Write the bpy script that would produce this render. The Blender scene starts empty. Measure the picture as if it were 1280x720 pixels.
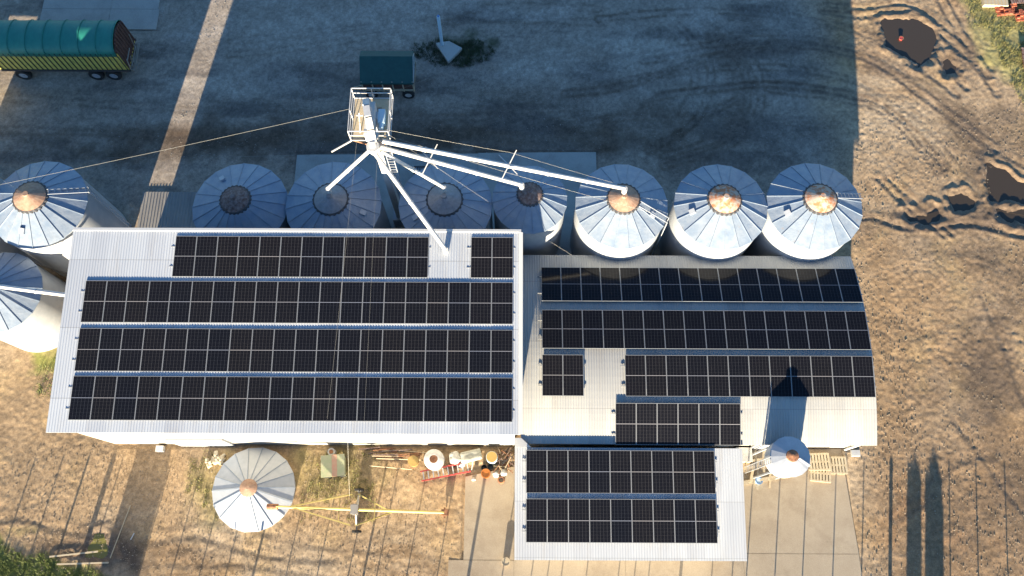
import bpy, math, random
import numpy as np
from mathutils import Vector, Matrix
C = bpy.context.scene
COL = C.collection
R = math.radians
PI = math.pi
random.seed(7)

# ------------------------------------------------------------ camera
cam_d = bpy.data.cameras.new('camera'); cam = bpy.data.objects.new('camera', cam_d); COL.objects.link(cam)
cam_d.sensor_width = 36.0; cam_d.lens = 36.0*1003/1280.0
cam_d.clip_start = 0.5; cam_d.clip_end = 3000
TILT = math.atan(340/1003.0)
cam.location = (0, 0, 48.0)
cam.rotation_euler = (TILT, 0, R(0.27))
C.camera = cam
# ------------------------------------------------------------ light
SUN_EL, SUN_AZ = 9.4, 8.9            # degrees; shadows fall to the north, slightly east
w = bpy.data.worlds.new('World'); C.world = w; w.use_nodes = True
nt = w.node_tree; bg = nt.nodes['Background']
sky = nt.nodes.new('ShaderNodeTexSky'); sky.sky_type = 'NISHITA'; sky.sun_disc = False
sky.sun_elevation = R(SUN_EL); sky.sun_rotation = R(180+SUN_AZ)
sky.air_density = 1.0; sky.dust_density = 0.1; sky.ozone_density = 4.0
hue = nt.nodes.new('ShaderNodeMix'); hue.data_type = 'RGBA'; hue.blend_type = 'MULTIPLY'; hue.inputs[0].default_value = 1
hue.inputs[7].default_value = (1.0, 1.0, 1.0, 1)      # slight warm cast of the low winter sky
nt.links.new(sky.outputs[0], hue.inputs[6]); nt.links.new(hue.outputs[2], bg.inputs[0]); bg.inputs[1].default_value = 0.068
sd = bpy.data.lights.new('sun', 'SUN'); sd.energy = 5.0; sd.angle = R(0.5); sd.color = (1.0, 0.85, 0.62)
sun = bpy.data.objects.new('sun', sd); COL.objects.link(sun)
dvec = Vector((math.sin(R(SUN_AZ))*math.cos(R(SUN_EL)), math.cos(R(SUN_AZ))*math.cos(R(SUN_EL)), -math.sin(R(SUN_EL))))
sun.rotation_euler = dvec.to_track_quat('-Z', 'Y').to_euler(); sun.location = (-10, -60, 30)
C.view_settings.view_transform = 'Standard'; C.view_settings.look = 'None'
C.view_settings.gamma = 1; C.view_settings.use_curve_mapping = False
C.view_settings.exposure = 2.28

# ------------------------------------------------------------ helpers
class MB:
    def __init__(s): s.v = []; s.f = []
    def add(s, vs, fs):
        n = len(s.v); s.v += [tuple(p) for p in vs]; s.f += [tuple(i+n for i in f) for f in fs]; return s
    def box(s, x0, x1, y0, y1, z0, z1):
        vs = [(x, y, z) for z in (z0, z1) for y in (y0, y1) for x in (x0, x1)]
        return s.add(vs, [(0,2,3,1),(4,5,7,6),(0,1,5,4),(2,6,7,3),(0,4,6,2),(1,3,7,5)])
    def obox(s, c, sz, rz=0, rx=0, ry=0):
        m = Matrix.Translation(c) @ Matrix.Rotation(rz,4,'Z') @ Matrix.Rotation(ry,4,'Y') @ Matrix.Rotation(rx,4,'X')
        vs = [m @ Vector((x*sz[0]/2, y*sz[1]/2, z*sz[2]/2)) for z in (-1,1) for y in (-1,1) for x in (-1,1)]
        return s.add(vs, [(0,2,3,1),(4,5,7,6),(0,1,5,4),(2,6,7,3),(0,4,6,2),(1,3,7,5)])
    def tube(s, a, b, r, n=8, r2=None, caps=True):
        a = Vector(a); b = Vector(b); d = (b-a).normalized()
        u = d.orthogonal().normalized(); v = d.cross(u); r2 = r if r2 is None else r2
        vs = [a+(u*math.cos(2*PI*i/n)+v*math.sin(2*PI*i/n))*r for i in range(n)]
        vs += [b+(u*math.cos(2*PI*i/n)+v*math.sin(2*PI*i/n))*r2 for i in range(n)]
        fs = [(i, (i+1)%n, n+(i+1)%n, n+i) for i in range(n)]
        if caps: fs += [tuple(range(n-1,-1,-1)), tuple(range(n, 2*n))]
        return s.add(vs, fs)
    def path(s, pts, r, n=8):
        for a, b in zip(pts[:-1], pts[1:]): s.tube(a, b, r, n)
        return s
    def bar(s, a, b, w, h):
        a = Vector(a); b = Vector(b); d = b-a; L = d.length; d.normalize()
        up = Vector((0,0,1)) if abs(d.z) < .95 else Vector((0,1,0))
        u = d.cross(up).normalized(); v = u.cross(d)
        vs = [p+u*(i*w/2)+v*(j*h/2) for p in (a, b) for i, j in ((-1,-1),(1,-1),(1,1),(-1,1))]
        return s.add(vs, [(0,1,2,3),(7,6,5,4),(0,4,5,1),(1,5,6,2),(2,6,7,3),(3,7,4,0)])
    def lathe(s, prof, n=32, cx=0, cy=0, a0=0.0, closed=False):
        vs = []; m = len(prof)
        for r, z in prof:
            for i in range(n):
                a = a0+2*PI*i/n; vs.append((cx+r*math.cos(a), cy+r*math.sin(a), z))
        fs = [(k*n+i, k*n+(i+1)%n, (k+1)*n+(i+1)%n, (k+1)*n+i) for k in range(m-1) for i in range(n)]
        if closed: fs += [tuple(range(n-1,-1,-1)), tuple((m-1)*n+i for i in range(n))]
        return s.add(vs, fs)
    def prism(s, poly, z0, z1):
        n = len(poly); vs = [(x,y,z0) for x,y in poly]+[(x,y,z1) for x,y in poly]
        return s.add(vs, [tuple(range(n-1,-1,-1)), tuple(range(n,2*n))]+[(i,(i+1)%n,n+(i+1)%n,n+i) for i in range(n)])
    def build(s, name, m, parent=None, smooth=False):
        me = bpy.data.meshes.new(name); me.from_pydata(s.v, [], s.f); me.update()
        import bmesh
        bm = bmesh.new(); bm.from_mesh(me); bmesh.ops.recalc_face_normals(bm, faces=bm.faces); bm.to_mesh(me); bm.free()
        if smooth:
            me.polygons.foreach_set('use_smooth', [True]*len(me.polygons))
            try: me.set_sharp_from_angle(angle=R(35))
            except Exception: pass
        if m: me.materials.append(m)
        o = bpy.data.objects.new(name, me); COL.objects.link(o)
        if parent: o.parent = parent
        return o
def tag(o, label=None, cat=None, group=None, kind=None):
    if label: o['label'] = label
    if cat: o['category'] = cat
    if group: o['group'] = group
    if kind: o['kind'] = kind
    return o
def thing(name, label, cat, loc=(0,0,0), rz=0, group=None):
    o = bpy.data.objects.new(name, None); COL.objects.link(o); o.location = loc; o.rotation_euler = (0,0,rz)
    o.empty_display_size = .2
    return tag(o, label, cat, group)
def kids(o): return [c for c in bpy.data.objects if c.parent == o]
def copy_tree(o, tree=None):
    c = o.copy(); COL.objects.link(c)
    for ch, sub in tree:
        d = ch.copy(); COL.objects.link(d); d.parent = c
        for g, _ in sub:
            e = g.copy(); COL.objects.link(e); e.parent = d
    return c
def tree_of(o): return [(ch, tree_of(ch)) for ch in kids(o)]

# ------------------------------------------------------------ materials
def new_mat(name, col=(.5,.5,.5), rough=.7, metal=0.0, spec=.5):
    m = bpy.data.materials.new(name); m.use_nodes = True
    b = m.node_tree.nodes['Principled BSDF']
    b.inputs['Base Color'].default_value = (*col, 1); b.inputs['Roughness'].default_value = rough
    b.inputs['Metallic'].default_value = metal; b.inputs['Specular IOR Level'].default_value = spec
    return m
def N(m, t, **kw):
    n = m.node_tree.nodes.new(t)
    for k, v in kw.items(): setattr(n, k, v)
    return n
def L(m, a, b): m.node_tree.links.new(a, b)
def ramp(m, fac, stops):
    r = N(m, 'ShaderNodeValToRGB'); e = r.color_ramp.elements
    while len(e) < len(stops): e.new(.5)
    for el, (p, c) in zip(e, stops):
        el.position = p; el.color = (*c, 1) if len(c) == 3 else c
    L(m, fac, r.inputs[0]); return r.outputs[0]
def noise(m, scale, detail=4, rough=.6, coord='Object', stretch=None):
    tc = N(m, 'ShaderNodeTexCoord'); out = tc.outputs[coord]
    oi = N(m, 'ShaderNodeObjectInfo'); ad = N(m, 'ShaderNodeVectorMath', operation='MULTIPLY_ADD')     # every object its own patch of the pattern
    ad.inputs[1].default_value = (41, 37, 29); L(m, oi.outputs['Random'], ad.inputs[0]); L(m, out, ad.inputs[2]); out = ad.outputs[0]
    if stretch:
        mp = N(m, 'ShaderNodeMapping'); mp.inputs['Scale'].default_value = stretch; L(m, out, mp.inputs[0]); out = mp.outputs[0]
    n = N(m, 'ShaderNodeTexNoise'); n.inputs['Scale'].default_value = scale; n.inputs['Detail'].default_value = detail
    n.inputs['Roughness'].default_value = rough; L(m, out, n.inputs['Vector']); return n.outputs['Fac']
def mixc(m, fac, a, b, mode='MIX'):
    x = N(m, 'ShaderNodeMix', data_type='RGBA', blend_type=mode)
    for i, v in ((0, fac), (6, a), (7, b)):
        if hasattr(v, 'links') or hasattr(v, 'is_linked'): L(m, v, x.inputs[i])
        else: x.inputs[i].default_value = v if i == 0 else (*v, 1)
    return x.outputs[2]
def bump(m, h, strength=.3, dist=.02):
    b = N(m, 'ShaderNodeBump'); b.inputs['Strength'].default_value = strength; b.inputs['Distance'].default_value = dist
    L(m, h, b.inputs['Height']); L(m, b.outputs[0], m.node_tree.nodes['Principled BSDF'].inputs['Normal'])
def dirty(name, c1, c2, rough=.7, metal=0, scale=3, stops=(.35,.65), stretch=None, bmp=.15, spec=.5, world=False):
    m = new_mat(name, c1, rough, metal, spec)
    f = noise(m, scale, 6, .65, 'Object', stretch)
    c = ramp(m, f, [(stops[0], c1), (stops[1], c2)])
    L(m, c, m.node_tree.nodes['Principled BSDF'].inputs['Base Color'])
    if bmp: bump(m, noise(m, scale*6, 4), bmp, .01)
    return m
M = {}
M['roof_a'] = dirty('roof_zinc_grey', (.43,.44,.455), (.50,.505,.51), .5, .25, .7, (.3,.7), (1,.15,1), 0)
M['roof_b'] = dirty('roof_zinc_arch', (.40,.39,.37), (.48,.47,.44), .5, .2, .5, (.3,.7), (1,.2,1), 0)
M['roof_c'] = dirty('roof_zinc_front', (.40,.41,.42), (.47,.475,.48), .5, .2, .6, (.3,.7), (1,.2,1), 0)
M['roof_d'] = dirty('roof_zinc_old', (.22,.21,.20), (.34,.32,.29), .6, .2, 1.2, (.3,.7), (1,.3,1), 0)
M['wall'] = dirty('wall_sheet_white', (.32,.31,.28), (.38,.37,.34), .55, 0, 1.5, (.3,.7), (1,1,.2), .05)
M['trim'] = new_mat('trim_white', (.50,.50,.49), .5)
M['alu'] = new_mat('aluminium_frame', (.27,.28,.29), .4, .3)
M['galv'] = dirty('galvanised', (.33,.36,.40), (.42,.44,.47), .45, .2, 2.2, (.3,.7), None, .03)
M['conesheet'] = dirty('bin_roof_sheet', (.31,.37,.46), (.40,.45,.52), .40, .2, 1.6, (.3,.7), None, .03)
M['spout'] = dirty('spout_white_metal', (.50,.49,.47), (.60,.59,.57), .45, .1, 3, (.3,.7), None, 0)
M['rust'] = dirty('rusty_metal', (.42,.20,.10), (.16,.07,.04), .8, .1, 6)
M['copper'] = dirty('weathered_cap', (.40,.27,.19), (.30,.17,.11), .6, .2, 5)
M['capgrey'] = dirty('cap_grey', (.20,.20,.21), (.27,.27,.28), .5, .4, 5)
M['orange_rust'] = dirty('orange_rust', (.42,.16,.07), (.44,.36,.29), .7, .1, 3.5, (.42,.55))
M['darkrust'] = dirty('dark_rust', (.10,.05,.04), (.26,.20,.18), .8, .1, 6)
M['darkmetal'] = new_mat('dark_metal', (.06,.06,.065), .6, .3)
M['rubber'] = new_mat('rubber', (.02,.02,.02), .85)
M['tarp'] = dirty('green_tarp', (.014,.17,.135), (.022,.22,.165), .55, 0, 2.5, (.3,.7), (2,1,1), .25)
M['tarp_dk'] = dirty('dark_green_tarp', (.008,.06,.055), (.015,.085,.075), .6, 0, 3, (.3,.7), None, .25)
M['yellow'] = dirty('yellow_boards', (.64,.57,.13), (.45,.38,.08), .6, 0, 4)
M['yellow_paint'] = dirty('yellow_paint', (.50,.40,.13), (.42,.33,.12), .5, 0, 5)
M['red_paint'] = dirty('red_paint', (.55,.06,.06), (.45,.07,.06), .5, 0, 6)
M['wood'] = dirty('weathered_wood', (.42,.33,.21), (.55,.46,.32), .8, 0, 6, (.3,.7), (1,6,1))
M['wood_pale'] = dirty('pale_wood', (.40,.33,.22), (.50,.43,.31), .8, 0, 6)
M['darkwood'] = dirty('dark_wood', (.07,.035,.03), (.14,.07,.05), .8, 0, 5)
M['white'] = dirty('white_paint', (.58,.58,.56), (.48,.47,.45), .5, 0, 6)
M['blue_white'] = new_mat('pale_blue_paint', (.50,.66,.76), .5)
M['blue'] = new_mat('blue_plastic', (.12,.25,.50), .4)
M['black'] = new_mat('black_plastic', (.02,.02,.02), .5)
M['orange'] = dirty('orange_paint', (.45,.15,.02), (.36,.12,.03), .6, 0, 7)
M['ochre'] = dirty('ochre_paint', (.42,.28,.08), (.36,.24,.08), .6, 0, 7)
M['sack'] = dirty('woven_sack', (.55,.54,.50), (.45,.44,.40), .8, 0, 9, (.3,.7), None, .5)
M['canvas'] = dirty('grey_canvas', (.42,.42,.36), (.30,.30,.26), .8, 0, 5, (.3,.7), None, .5)
M['green_faded'] = dirty('faded_green_paint', (.30,.34,.20), (.38,.37,.24), .7, 0, 4)
M['pink_faded'] = dirty('faded_red_paint', (.45,.22,.16), (.40,.30,.20), .7, 0, 4)
M['brick'] = dirty('red_brick', (.40,.12,.06), (.28,.07,.04), .85, 0, 8)
M['hut'] = dirty('hut_block', (.40,.38,.34), (.30,.29,.26), .9, 0, 4)
M['leaf'] = dirty('leaf_green', (.10,.135,.025), (.17,.20,.045), .7, 0, 9, bmp=0)
M['leaf_dk'] = dirty('leaf_dark', (.03,.05,.018), (.05,.08,.03), .7, 0, 9, bmp=0)
M['leaf_dry'] = dirty('leaf_dry', (.26,.22,.08), (.14,.16,.05), .8, 0, 5, bmp=0)
M['pebble'] = dirty('pebble_stone', (.22,.175,.125), (.33,.27,.20), .9, 0, 4, bmp=0)
M['gravel_grey'] = dirty('grey_gravel', (.16,.15,.14), (.42,.40,.37), .9, 0, 4, bmp=0)
M['straw'] = dirty('straw', (.50,.36,.14), (.40,.28,.10), .85, 0, 5)
M['wire'] = new_mat('steel_wire', (.30,.29,.26), .5, .3)

def sheet_roof(name, c1, c2, metal=.15, lap=3.7):
    m = dirty(name, c1, c2, .5, metal, .7, (.3,.7), (1,.15,1), 0); b = m.node_tree.nodes['Principled BSDF']; src = b.inputs['Base Color'].links[0].from_socket
    tc = N(m, 'ShaderNodeTexCoord'); sp = N(m, 'ShaderNodeSeparateXYZ'); L(m, tc.outputs['Object'], sp.inputs[0])
    def mt(op, a, b_): 
        n = N(m, 'ShaderNodeMath', operation=op)
        for i, v in enumerate((a, b_)):
            if isinstance(v, (int, float)): n.inputs[i].default_value = v
            else: L(m, v, n.inputs[i])
        return n.outputs[0]
    cx = mt('FLOOR', mt('DIVIDE', sp.outputs[0], 1.01), 0); cy = mt('FLOOR', mt('DIVIDE', sp.outputs[1], lap), 0)
    wn = N(m, 'ShaderNodeTexWhiteNoise', noise_dimensions='2D'); cb = N(m, 'ShaderNodeCombineXYZ'); L(m, cx, cb.inputs[0]); L(m, cy, cb.inputs[1]); L(m, cb.outputs[0], wn.inputs['Vector'])
    c = mixc(m, 1.0, src, ramp(m, wn.outputs['Value'], [(0, (.90,.90,.91)), (1, (1.06,1.06,1.05))]), 'MULTIPLY')
    fy = mt('FRACT', mt('DIVIDE', sp.outputs[1], lap), 0); c = mixc(m, mt('MULTIPLY', mt('LESS_THAN', fy, .012), .45), c, (.18,.18,.18))
    st = ramp(m, noise(m, 1.4, 7, .75, 'Object', (1.6,.12,1)), [(.52, (0,0,0)), (.80, (.5,.5,.5))]); c = mixc(m, st, c, (.30,.26,.21))
    L(m, c, b.inputs['Base Color']); return m
M['roof_a'] = sheet_roof('roof_zinc_grey', (.385,.415,.46), (.455,.48,.515)); M['roof_b'] = sheet_roof('roof_zinc_arch', (.35,.35,.34), (.42,.42,.40)); M['roof_c'] = sheet_roof('roof_zinc_front', (.37,.39,.42), (.43,.45,.475), .15, 2.9)
def cone_sheet():
    m = new_mat('bin_roof_sheet', (.6,.6,.6), .45, .15); b = m.node_tree.nodes['Principled BSDF']
    c = ramp(m, noise(m, 1.3, 6, .65), [(.3, (.165,.22,.30)), (.7, (.275,.315,.365))])
    r = ramp(m, noise(m, 2.1, 7, .8), [(.60, (0,0,0)), (.74, (.8,.8,.8))]); c = mixc(m, r, c, (.24,.17,.12))
    L(m, c, b.inputs['Base Color']); L(m, ramp(m, noise(m, 3, 4), [(.3, (.38,)*3), (.7, (.50,)*3)]), b.inputs['Roughness'])
    bump(m, noise(m, 1.6, 3), .5, .06); return m
M['conesheet'] = cone_sheet()
# concrete: patchy with stains and hairline cracks
def concrete(name, c1, c2, c3):
    m = new_mat(name, c1, .85)
    a = ramp(m, noise(m, .8, 8, .65), [(.3, c1), (.7, c2)])
    b = mixc(m, ramp(m, noise(m, .35, 5, .7), [(.46, (0,0,0)), (.70, (1,1,1))]), a, c3)
    v = noise(m, 30, 3, .6); c = mixc(m, .25, b, ramp(m, v, [(.3,(.12,.11,.1)), (.7,(.55,.5,.42))]))
    L(m, c, m.node_tree.nodes['Principled BSDF'].inputs['Base Color'])
    bump(m, noise(m, 12, 6, .7), .25, .01); return m
M['conc'] = concrete('concrete_sandy', (.36,.28,.185), (.43,.345,.235), (.25,.18,.11))
M['conc_grey'] = concrete('concrete_grey', (.36,.38,.37), (.44,.45,.43), (.26,.26,.25))
M['slab'] = concrete('concrete_pale', (.36,.34,.31), (.42,.40,.37), (.26,.25,.23))

# photovoltaic glass
def pv():
    m = new_mat('photovoltaic_glass', (.01,.011,.016), .08, 0, .16)
    tc = N(m, 'ShaderNodeTexCoord'); sp = N(m, 'ShaderNodeSeparateXYZ'); L(m, tc.outputs['Generated'], sp.inputs[0])
    def mth(op, a, b=None):
        n = N(m, 'ShaderNodeMath', operation=op)
        for i, v in ((0, a), (1, b)):
            if v is None: continue
            if isinstance(v, (int, float)): n.inputs[i].default_value = v
            else: L(m, v, n.inputs[i])
        return n.outputs[0]
    def line(coord, count, half):       # 1 near the cell borders
        f = mth('FRACT', mth('MULTIPLY', coord, count)); d = mth('ABSOLUTE', mth('SUBTRACT', f, .5))
        return mth('GREATER_THAN', d, .5-half)
    vx = line(sp.outputs[0], 6, .03); hy = line(sp.outputs[1], 12, .015)
    busb = line(sp.outputs[0], 36, .07)
    mid = mth('LESS_THAN', mth('ABSOLUTE', mth('SUBTRACT', sp.outputs[1], .5)), .006)
    g = mth('MAXIMUM', vx, mth('MULTIPLY', hy, .7)); g = mth('MAXIMUM', g, mth('MULTIPLY', busb, .22))
    c = mixc(m, g, (.004,.0045,.007), (.05,.052,.055)); c = mixc(m, mid, c, (.24,.25,.265))
    oi = N(m, 'ShaderNodeObjectInfo')
    tint = ramp(m, oi.outputs['Random'], [(0, (.8,.85,1.0)), (1, (1.2,1.1,1.05))])
    c = mixc(m, 1.0, c, tint, 'MULTIPLY')
    dust = mixc(m, mth('MULTIPLY', noise(m, 1.3, 5, .7, 'Object'), .010), c, (.35,.30,.24))
    L(m, dust, m.node_tree.nodes['Principled BSDF'].inputs['Base Color'])
    return m
M['pv'] = pv()

# ------------------------------------------------------------ ground (one sheet, fine in the middle)
_rng = np.random.RandomState(11); _T = _rng.rand(512, 512).astype(np.float32)
def vn(x, y, s, seed=0):
    x = x/s+seed*17.31; y = y/s+seed*9.77
    ix = np.floor(x).astype(np.int64); iy = np.floor(y).astype(np.int64); fx = x-ix; fy = y-iy
    fx = fx*fx*(3-2*fx); fy = fy*fy*(3-2*fy)
    a = _T[ix & 511, iy & 511]; b = _T[(ix+1) & 511, iy & 511]; c = _T[ix & 511, (iy+1) & 511]; d = _T[(ix+1) & 511, (iy+1) & 511]
    return (a*(1-fx)+b*fx)*(1-fy)+(c*(1-fx)+d*fx)*fy-.5
def fbm(x, y, s, o=4, seed=0, g=.55):
    r = 0; a = 1
    for i in range(o): r = r+a*vn(x, y, s/2**i, seed+i*3); a *= g
    return r
def sdist(X, Y, poly):
    d = np.full(X.shape, 1e9); ins = np.zeros(X.shape, bool); n = len(poly)
    for i in range(n):
        ax, ay = poly[i]; bx, by = poly[(i+1) % n]; ex, ey = bx-ax, by-ay
        t = np.clip(((X-ax)*ex+(Y-ay)*ey)/(ex*ex+ey*ey), 0, 1)
        d = np.minimum(d, np.hypot(X-ax-t*ex, Y-ay-t*ey))
        cond = ((ay > Y) != (by > Y)) & (X < ex*(Y-ay)/((ey) if ey != 0 else 1e-9)+ax); ins ^= cond
    return np.where(ins, -d, d)
def catmull(P, k=6):
    P = [P[0]]+list(P)+[P[-1]]; out = []
    for i in range(1, len(P)-2):
        p0, p1, p2, p3 = [np.array(q) for q in P[i-1:i+3]]
        for j in range(k):
            t = j/k; out.append(tuple(.5*((2*p1)+(-p0+p2)*t+(2*p0-5*p1+4*p2-p3)*t*t+(-p0+3*p1-3*p2+p3)*t**3)))
    out.append(tuple(P[-2])); return out
def ldist(X, Y, pts):
    d = np.full(X.shape, 1e9)
    for (ax, ay), (bx, by) in zip(pts[:-1], pts[1:]):
        ex, ey = bx-ax, by-ay; t = np.clip(((X-ax)*ex+(Y-ay)*ey)/(ex*ex+ey*ey+1e-9), 0, 1)
        d = np.minimum(d, np.hypot(X-ax-t*ex, Y-ay-t*ey))
    return d
def axis(a, b, st, far):
    mid = np.arange(a, b+1e-6, st); o = [st*2]
    while sum(o) < far: o.append(o[-1]*1.6)
    cs = np.cumsum(o); return np.concatenate([a-cs[::-1], mid, mid[-1]+cs])
gx = axis(-39, 39.5, .075, 900); gy = axis(-3, 41, .075, 900)
X, Y = np.meshgrid(gx, gy, indexing='xy'); X = X.ravel(); Y = Y.ravel()
PUD = [([(26.2,36.5),(27.6,36.7),(28.9,36.4),(29.6,35.3),(29.4,34.2),(29.1,33.2),(28.3,32.6),(27.2,33.5),(26.1,34.5)], .16),
       ([(30.0,33.3),(30.4,33.5),(30.9,32.8),(30.7,32.1),(30.1,32.1)], .08),
       ([(31.5,25.3),(32.5,25.0),(33.4,24.0),(35.5,23.6),(35.5,22.3),(33.4,22.4),(31.3,22.5)], .14),
       ([(25.5,21.7),(26.2,21.2),(26.9,21.4),(27.6,21.9),(27.7,21.1),(26.7,20.8),(25.7,20.9)], .12),
       ([(28.7,22.7),(29.5,22.9),(30.4,22.5),(30.0,21.9),(28.8,21.7)], .12),
       ([(31.7,21.8),(33.3,21.8),(35.5,21.7),(35.5,20.9),(33.2,20.9),(31.9,21.1)], .12),
       ([(-23.9,1.3),(-23.2,1.3),(-23.0,.1),(-24.2,.1)], .10)]
H = .035*fbm(X, Y, 6, 3, 1)
yard = np.clip((Y-17)/5, 0, 1)*np.clip((23-X)/3, 0, 1)          # compacted yard to the north
east = np.clip((X-19.5)/3, 0, 1); south = np.clip((7-Y)/1.5, 0, 1)*np.clip((21-X)/2, 0, 1)
rough = .40*yard+1.0*(1-yard)
H += rough*(.010*fbm(X, Y, .9, 3, 5)+.011*np.clip(fbm(X, Y, .36, 2, 8), -.2, .6)+.022*vn(X, Y, .17, 19)*(.5+1.2*np.clip(vn(X, Y, 2.5, 4)+.4, 0, 1)))
# clods and furrows over the open soil to the east
cl = np.clip(fbm(X*.8+Y*.5, Y, 2.6, 3, 21)+.15, 0, 1)
H += east*cl*.05*np.abs(fbm(X+.3*Y, Y*1.4, .8, 2, 14))
TR = [([(6,36.5),(12,37.2),(18,37.0),(23.5,35.9),(27,34.0)], .015, .6), ([(8,31.6),(16,32.6),(22,32.0),(25.5,30.4),(28.5,27.4),(30.5,24)], .02, .6),
      ([(10,24.9),(14.6,26.6),(16.9,29.6),(16.6,33),(14,36.5)], .012, .55), ([(10,25.6),(14,27.2),(16.0,29.8),(15.7,33),(13.2,36)], .012, .5),
      ([(-20,34.5),(-12,35.6),(-2,36.4),(6,36.2)], .01, .4), ([(-20,33.4),(-12,34.6),(-2,37.4),(6,37.4)], .01, .35), ([(21.5,14),(25,13.2),(29,14.6),(34,14)], .02, .35), ([(21.5,12.6),(25,11.8),(29,13.1),(34,12.6)], .02, .3),
      ([(9,33),(17.9,34.5),(23.7,33.67),(26.5,31.9),(29.3,29.1),(32.1,26.4),(35,24.5)], .05, 1),
      ([(10,30.2),(17.5,31.2),(23.5,30.3),(26.0,28.8),(28.0,26.0),(28.6,24.8)], .045, 1),
      ([(9,33.5),(17.9,35.0),(23.7,34.1),(26.8,32.4),(29.8,29.5),(32.5,26.9)], .03, .7),
      ([(17.5,30.8),(23.4,29.9),(25.8,28.4),(27.6,25.8),(28.2,24.5)], .03, .7),
      ([(22,37.2),(24.9,36.9),(27.9,37.3),(29.9,35.6),(32.0,33.2),(33.2,30.5)], .07, 1),
      ([(22.5,37.8),(25,37.6),(28.2,37.9),(30.5,36.1),(32.6,33.6)], .06, 1),
      ([(31.0,39.5),(31.6,37.3),(32.5,34.3),(33.2,32.5)], .09, 1),
      ([(30.3,39.5),(30.9,37.0),(31.9,34.2),(32.9,31.9)], .08, 1),
      ([(28.9,34.6),(30.2,32.6),(31.2,31.0)], .08, 1), ([(28.2,32.7),(29.4,31.5),(30.4,30.4)], .07, 1),
      ([(24.2,24.0),(26.2,21.6),(27.8,20.0)], .10, 1), ([(24.9,24.0),(26.9,21.6),(28.3,20.1)], .09, 1),
      ([(21,20.9),(23.3,21.2),(25.2,20.6),(27.5,20.6),(30,20.8),(33,20.0),(36,20.3)], .10, 1),
      ([(29.5,16),(30.5,12),(31,9),(33,5)], .05, .7),
      ([(26.5,8),(28,5.5),(29,3.6),(30.5,1.2)], .06, .8), ([(22,2.4),(24,3.6),(26,5.6),(28.5,6.0)], .04, .6),
      ([(-30,2.0),(-28,2.2),(-26,1.6),(-23.5,1.2)], .05, .6), ([(-21,.8),(-18,1.3),(-14,.2),(-10,.0)], .05, .6),
      ([(-20,1.8),(-16.5,2.1),(-12,.9),(-7,.4)], .03, .4), ([(-20,-.2),(-15,-.3),(-9,-1),(-2,-.9)], .04, .5),
      ([(3.5,30.4),(7,30.9),(10.5,32.1),(14,33.4),(18,34.3)], .012, .8), ([(2,27.6),(8,28.6),(12,28.5),(17,30.9)], .01, .4),
      ([(11.7,36),(13.4,33.4),(13.6,31.2),(12.2,28.2),(9,26)], .02, .8), ([(10.9,35),(12.2,33.1),(12.5,31.2),(11.4,28.8)], .015, .6),
      ([(-36,30),(-22,29),(-10,28.4),(4,28.8)], .01, .35), ([(-36,27.5),(-20,27),(-6,27.4),(6,27.0)], .01, .4)]
trk = np.zeros_like(X)
inner = (X > -40) & (X < 41) & (Y > -4) & (Y < 42)
for pts, dep, wt in TR:
    pts = catmull(pts, 5); xs = [p[0] for p in pts]; ys = [p[1] for p in pts]
    m_ = inner & (X > min(xs)-1.5) & (X < max(xs)+1.5) & (Y > min(ys)-1.5) & (Y < max(ys)+1.5)
    x, y = X[m_], Y[m_]; wob = .14*vn(x, y, 1.6, 31); d = ldist(x, y, pts)+wob
    g = np.exp(-(d/.19)**2); lug = 1+.5*vn(x, y, .16, 50)
    dep *= .42; H[m_] += -dep*g*lug+.4*dep*np.exp(-((d-.38)/.14)**2)*(1+1.2*vn(x, y, .35, 33))
    trk[m_] = np.maximum(trk[m_], wt*np.exp(-((np.abs(d)-.24)/.15)**2)*np.clip(.75+1.1*vn(x, y, .3, 52), .15, 1.1))
wet = np.zeros_like(X)
for poly, dep in PUD:
    cx = sum(p[0] for p in poly)/len(poly); cy = sum(p[1] for p in poly)/len(poly)
    m_ = inner & (np.abs(X-cx) < 5) & (np.abs(Y-cy) < 5); x, y = X[m_], Y[m_]
    d = sdist(x, y, poly)+.5*fbm(x, y, 1.0, 4, 40)
    t = np.clip((.25-d)/.45, 0, 1); H[m_] = H[m_]*(1-t)-dep*t*t*(3-2*t)
    H[m_] += .05*np.exp(-((d-.42)/.2)**2)*(1+1.5*vn(x, y, .4, 44))
    wet[m_] = np.maximum(wet[m_], np.clip((1.3-d)/1.3, 0, 1)**1.3)
# keep soil below the buildings and paving
for x0, x1, y0, y1 in ((-23.6,20.2,6.2,16.9),(.3,12.4,.1,6.3)):
    t = (X > x0) & (X < x1) & (Y > y0) & (Y < y1); H[t] = -.05
pav = np.minimum.reduce([sdist(X, Y, [(-2.75,-60),(13.1,-60),(13.1,6.4),(-2.75,5.2)]), sdist(X, Y, [(13.0,-60),(19.8,-60),(19.45,6.3),(13.0,6.3)]),
                         sdist(X, Y, [(-14.5,17),(5.5,17),(5.5,25.9),(-14.5,25.7)]), sdist(X, Y, [(-33.7,35.5),(-25.3,35.5),(-25.3,60),(-33.9,60)])])
H = np.where(pav < .12, np.minimum(H, -.03)-.02, H)
far = np.clip((np.hypot(X, Y-18)-60)/200, 0, 1); H += far*2.0*fbm(X, Y, 160, 2, 70)
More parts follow.
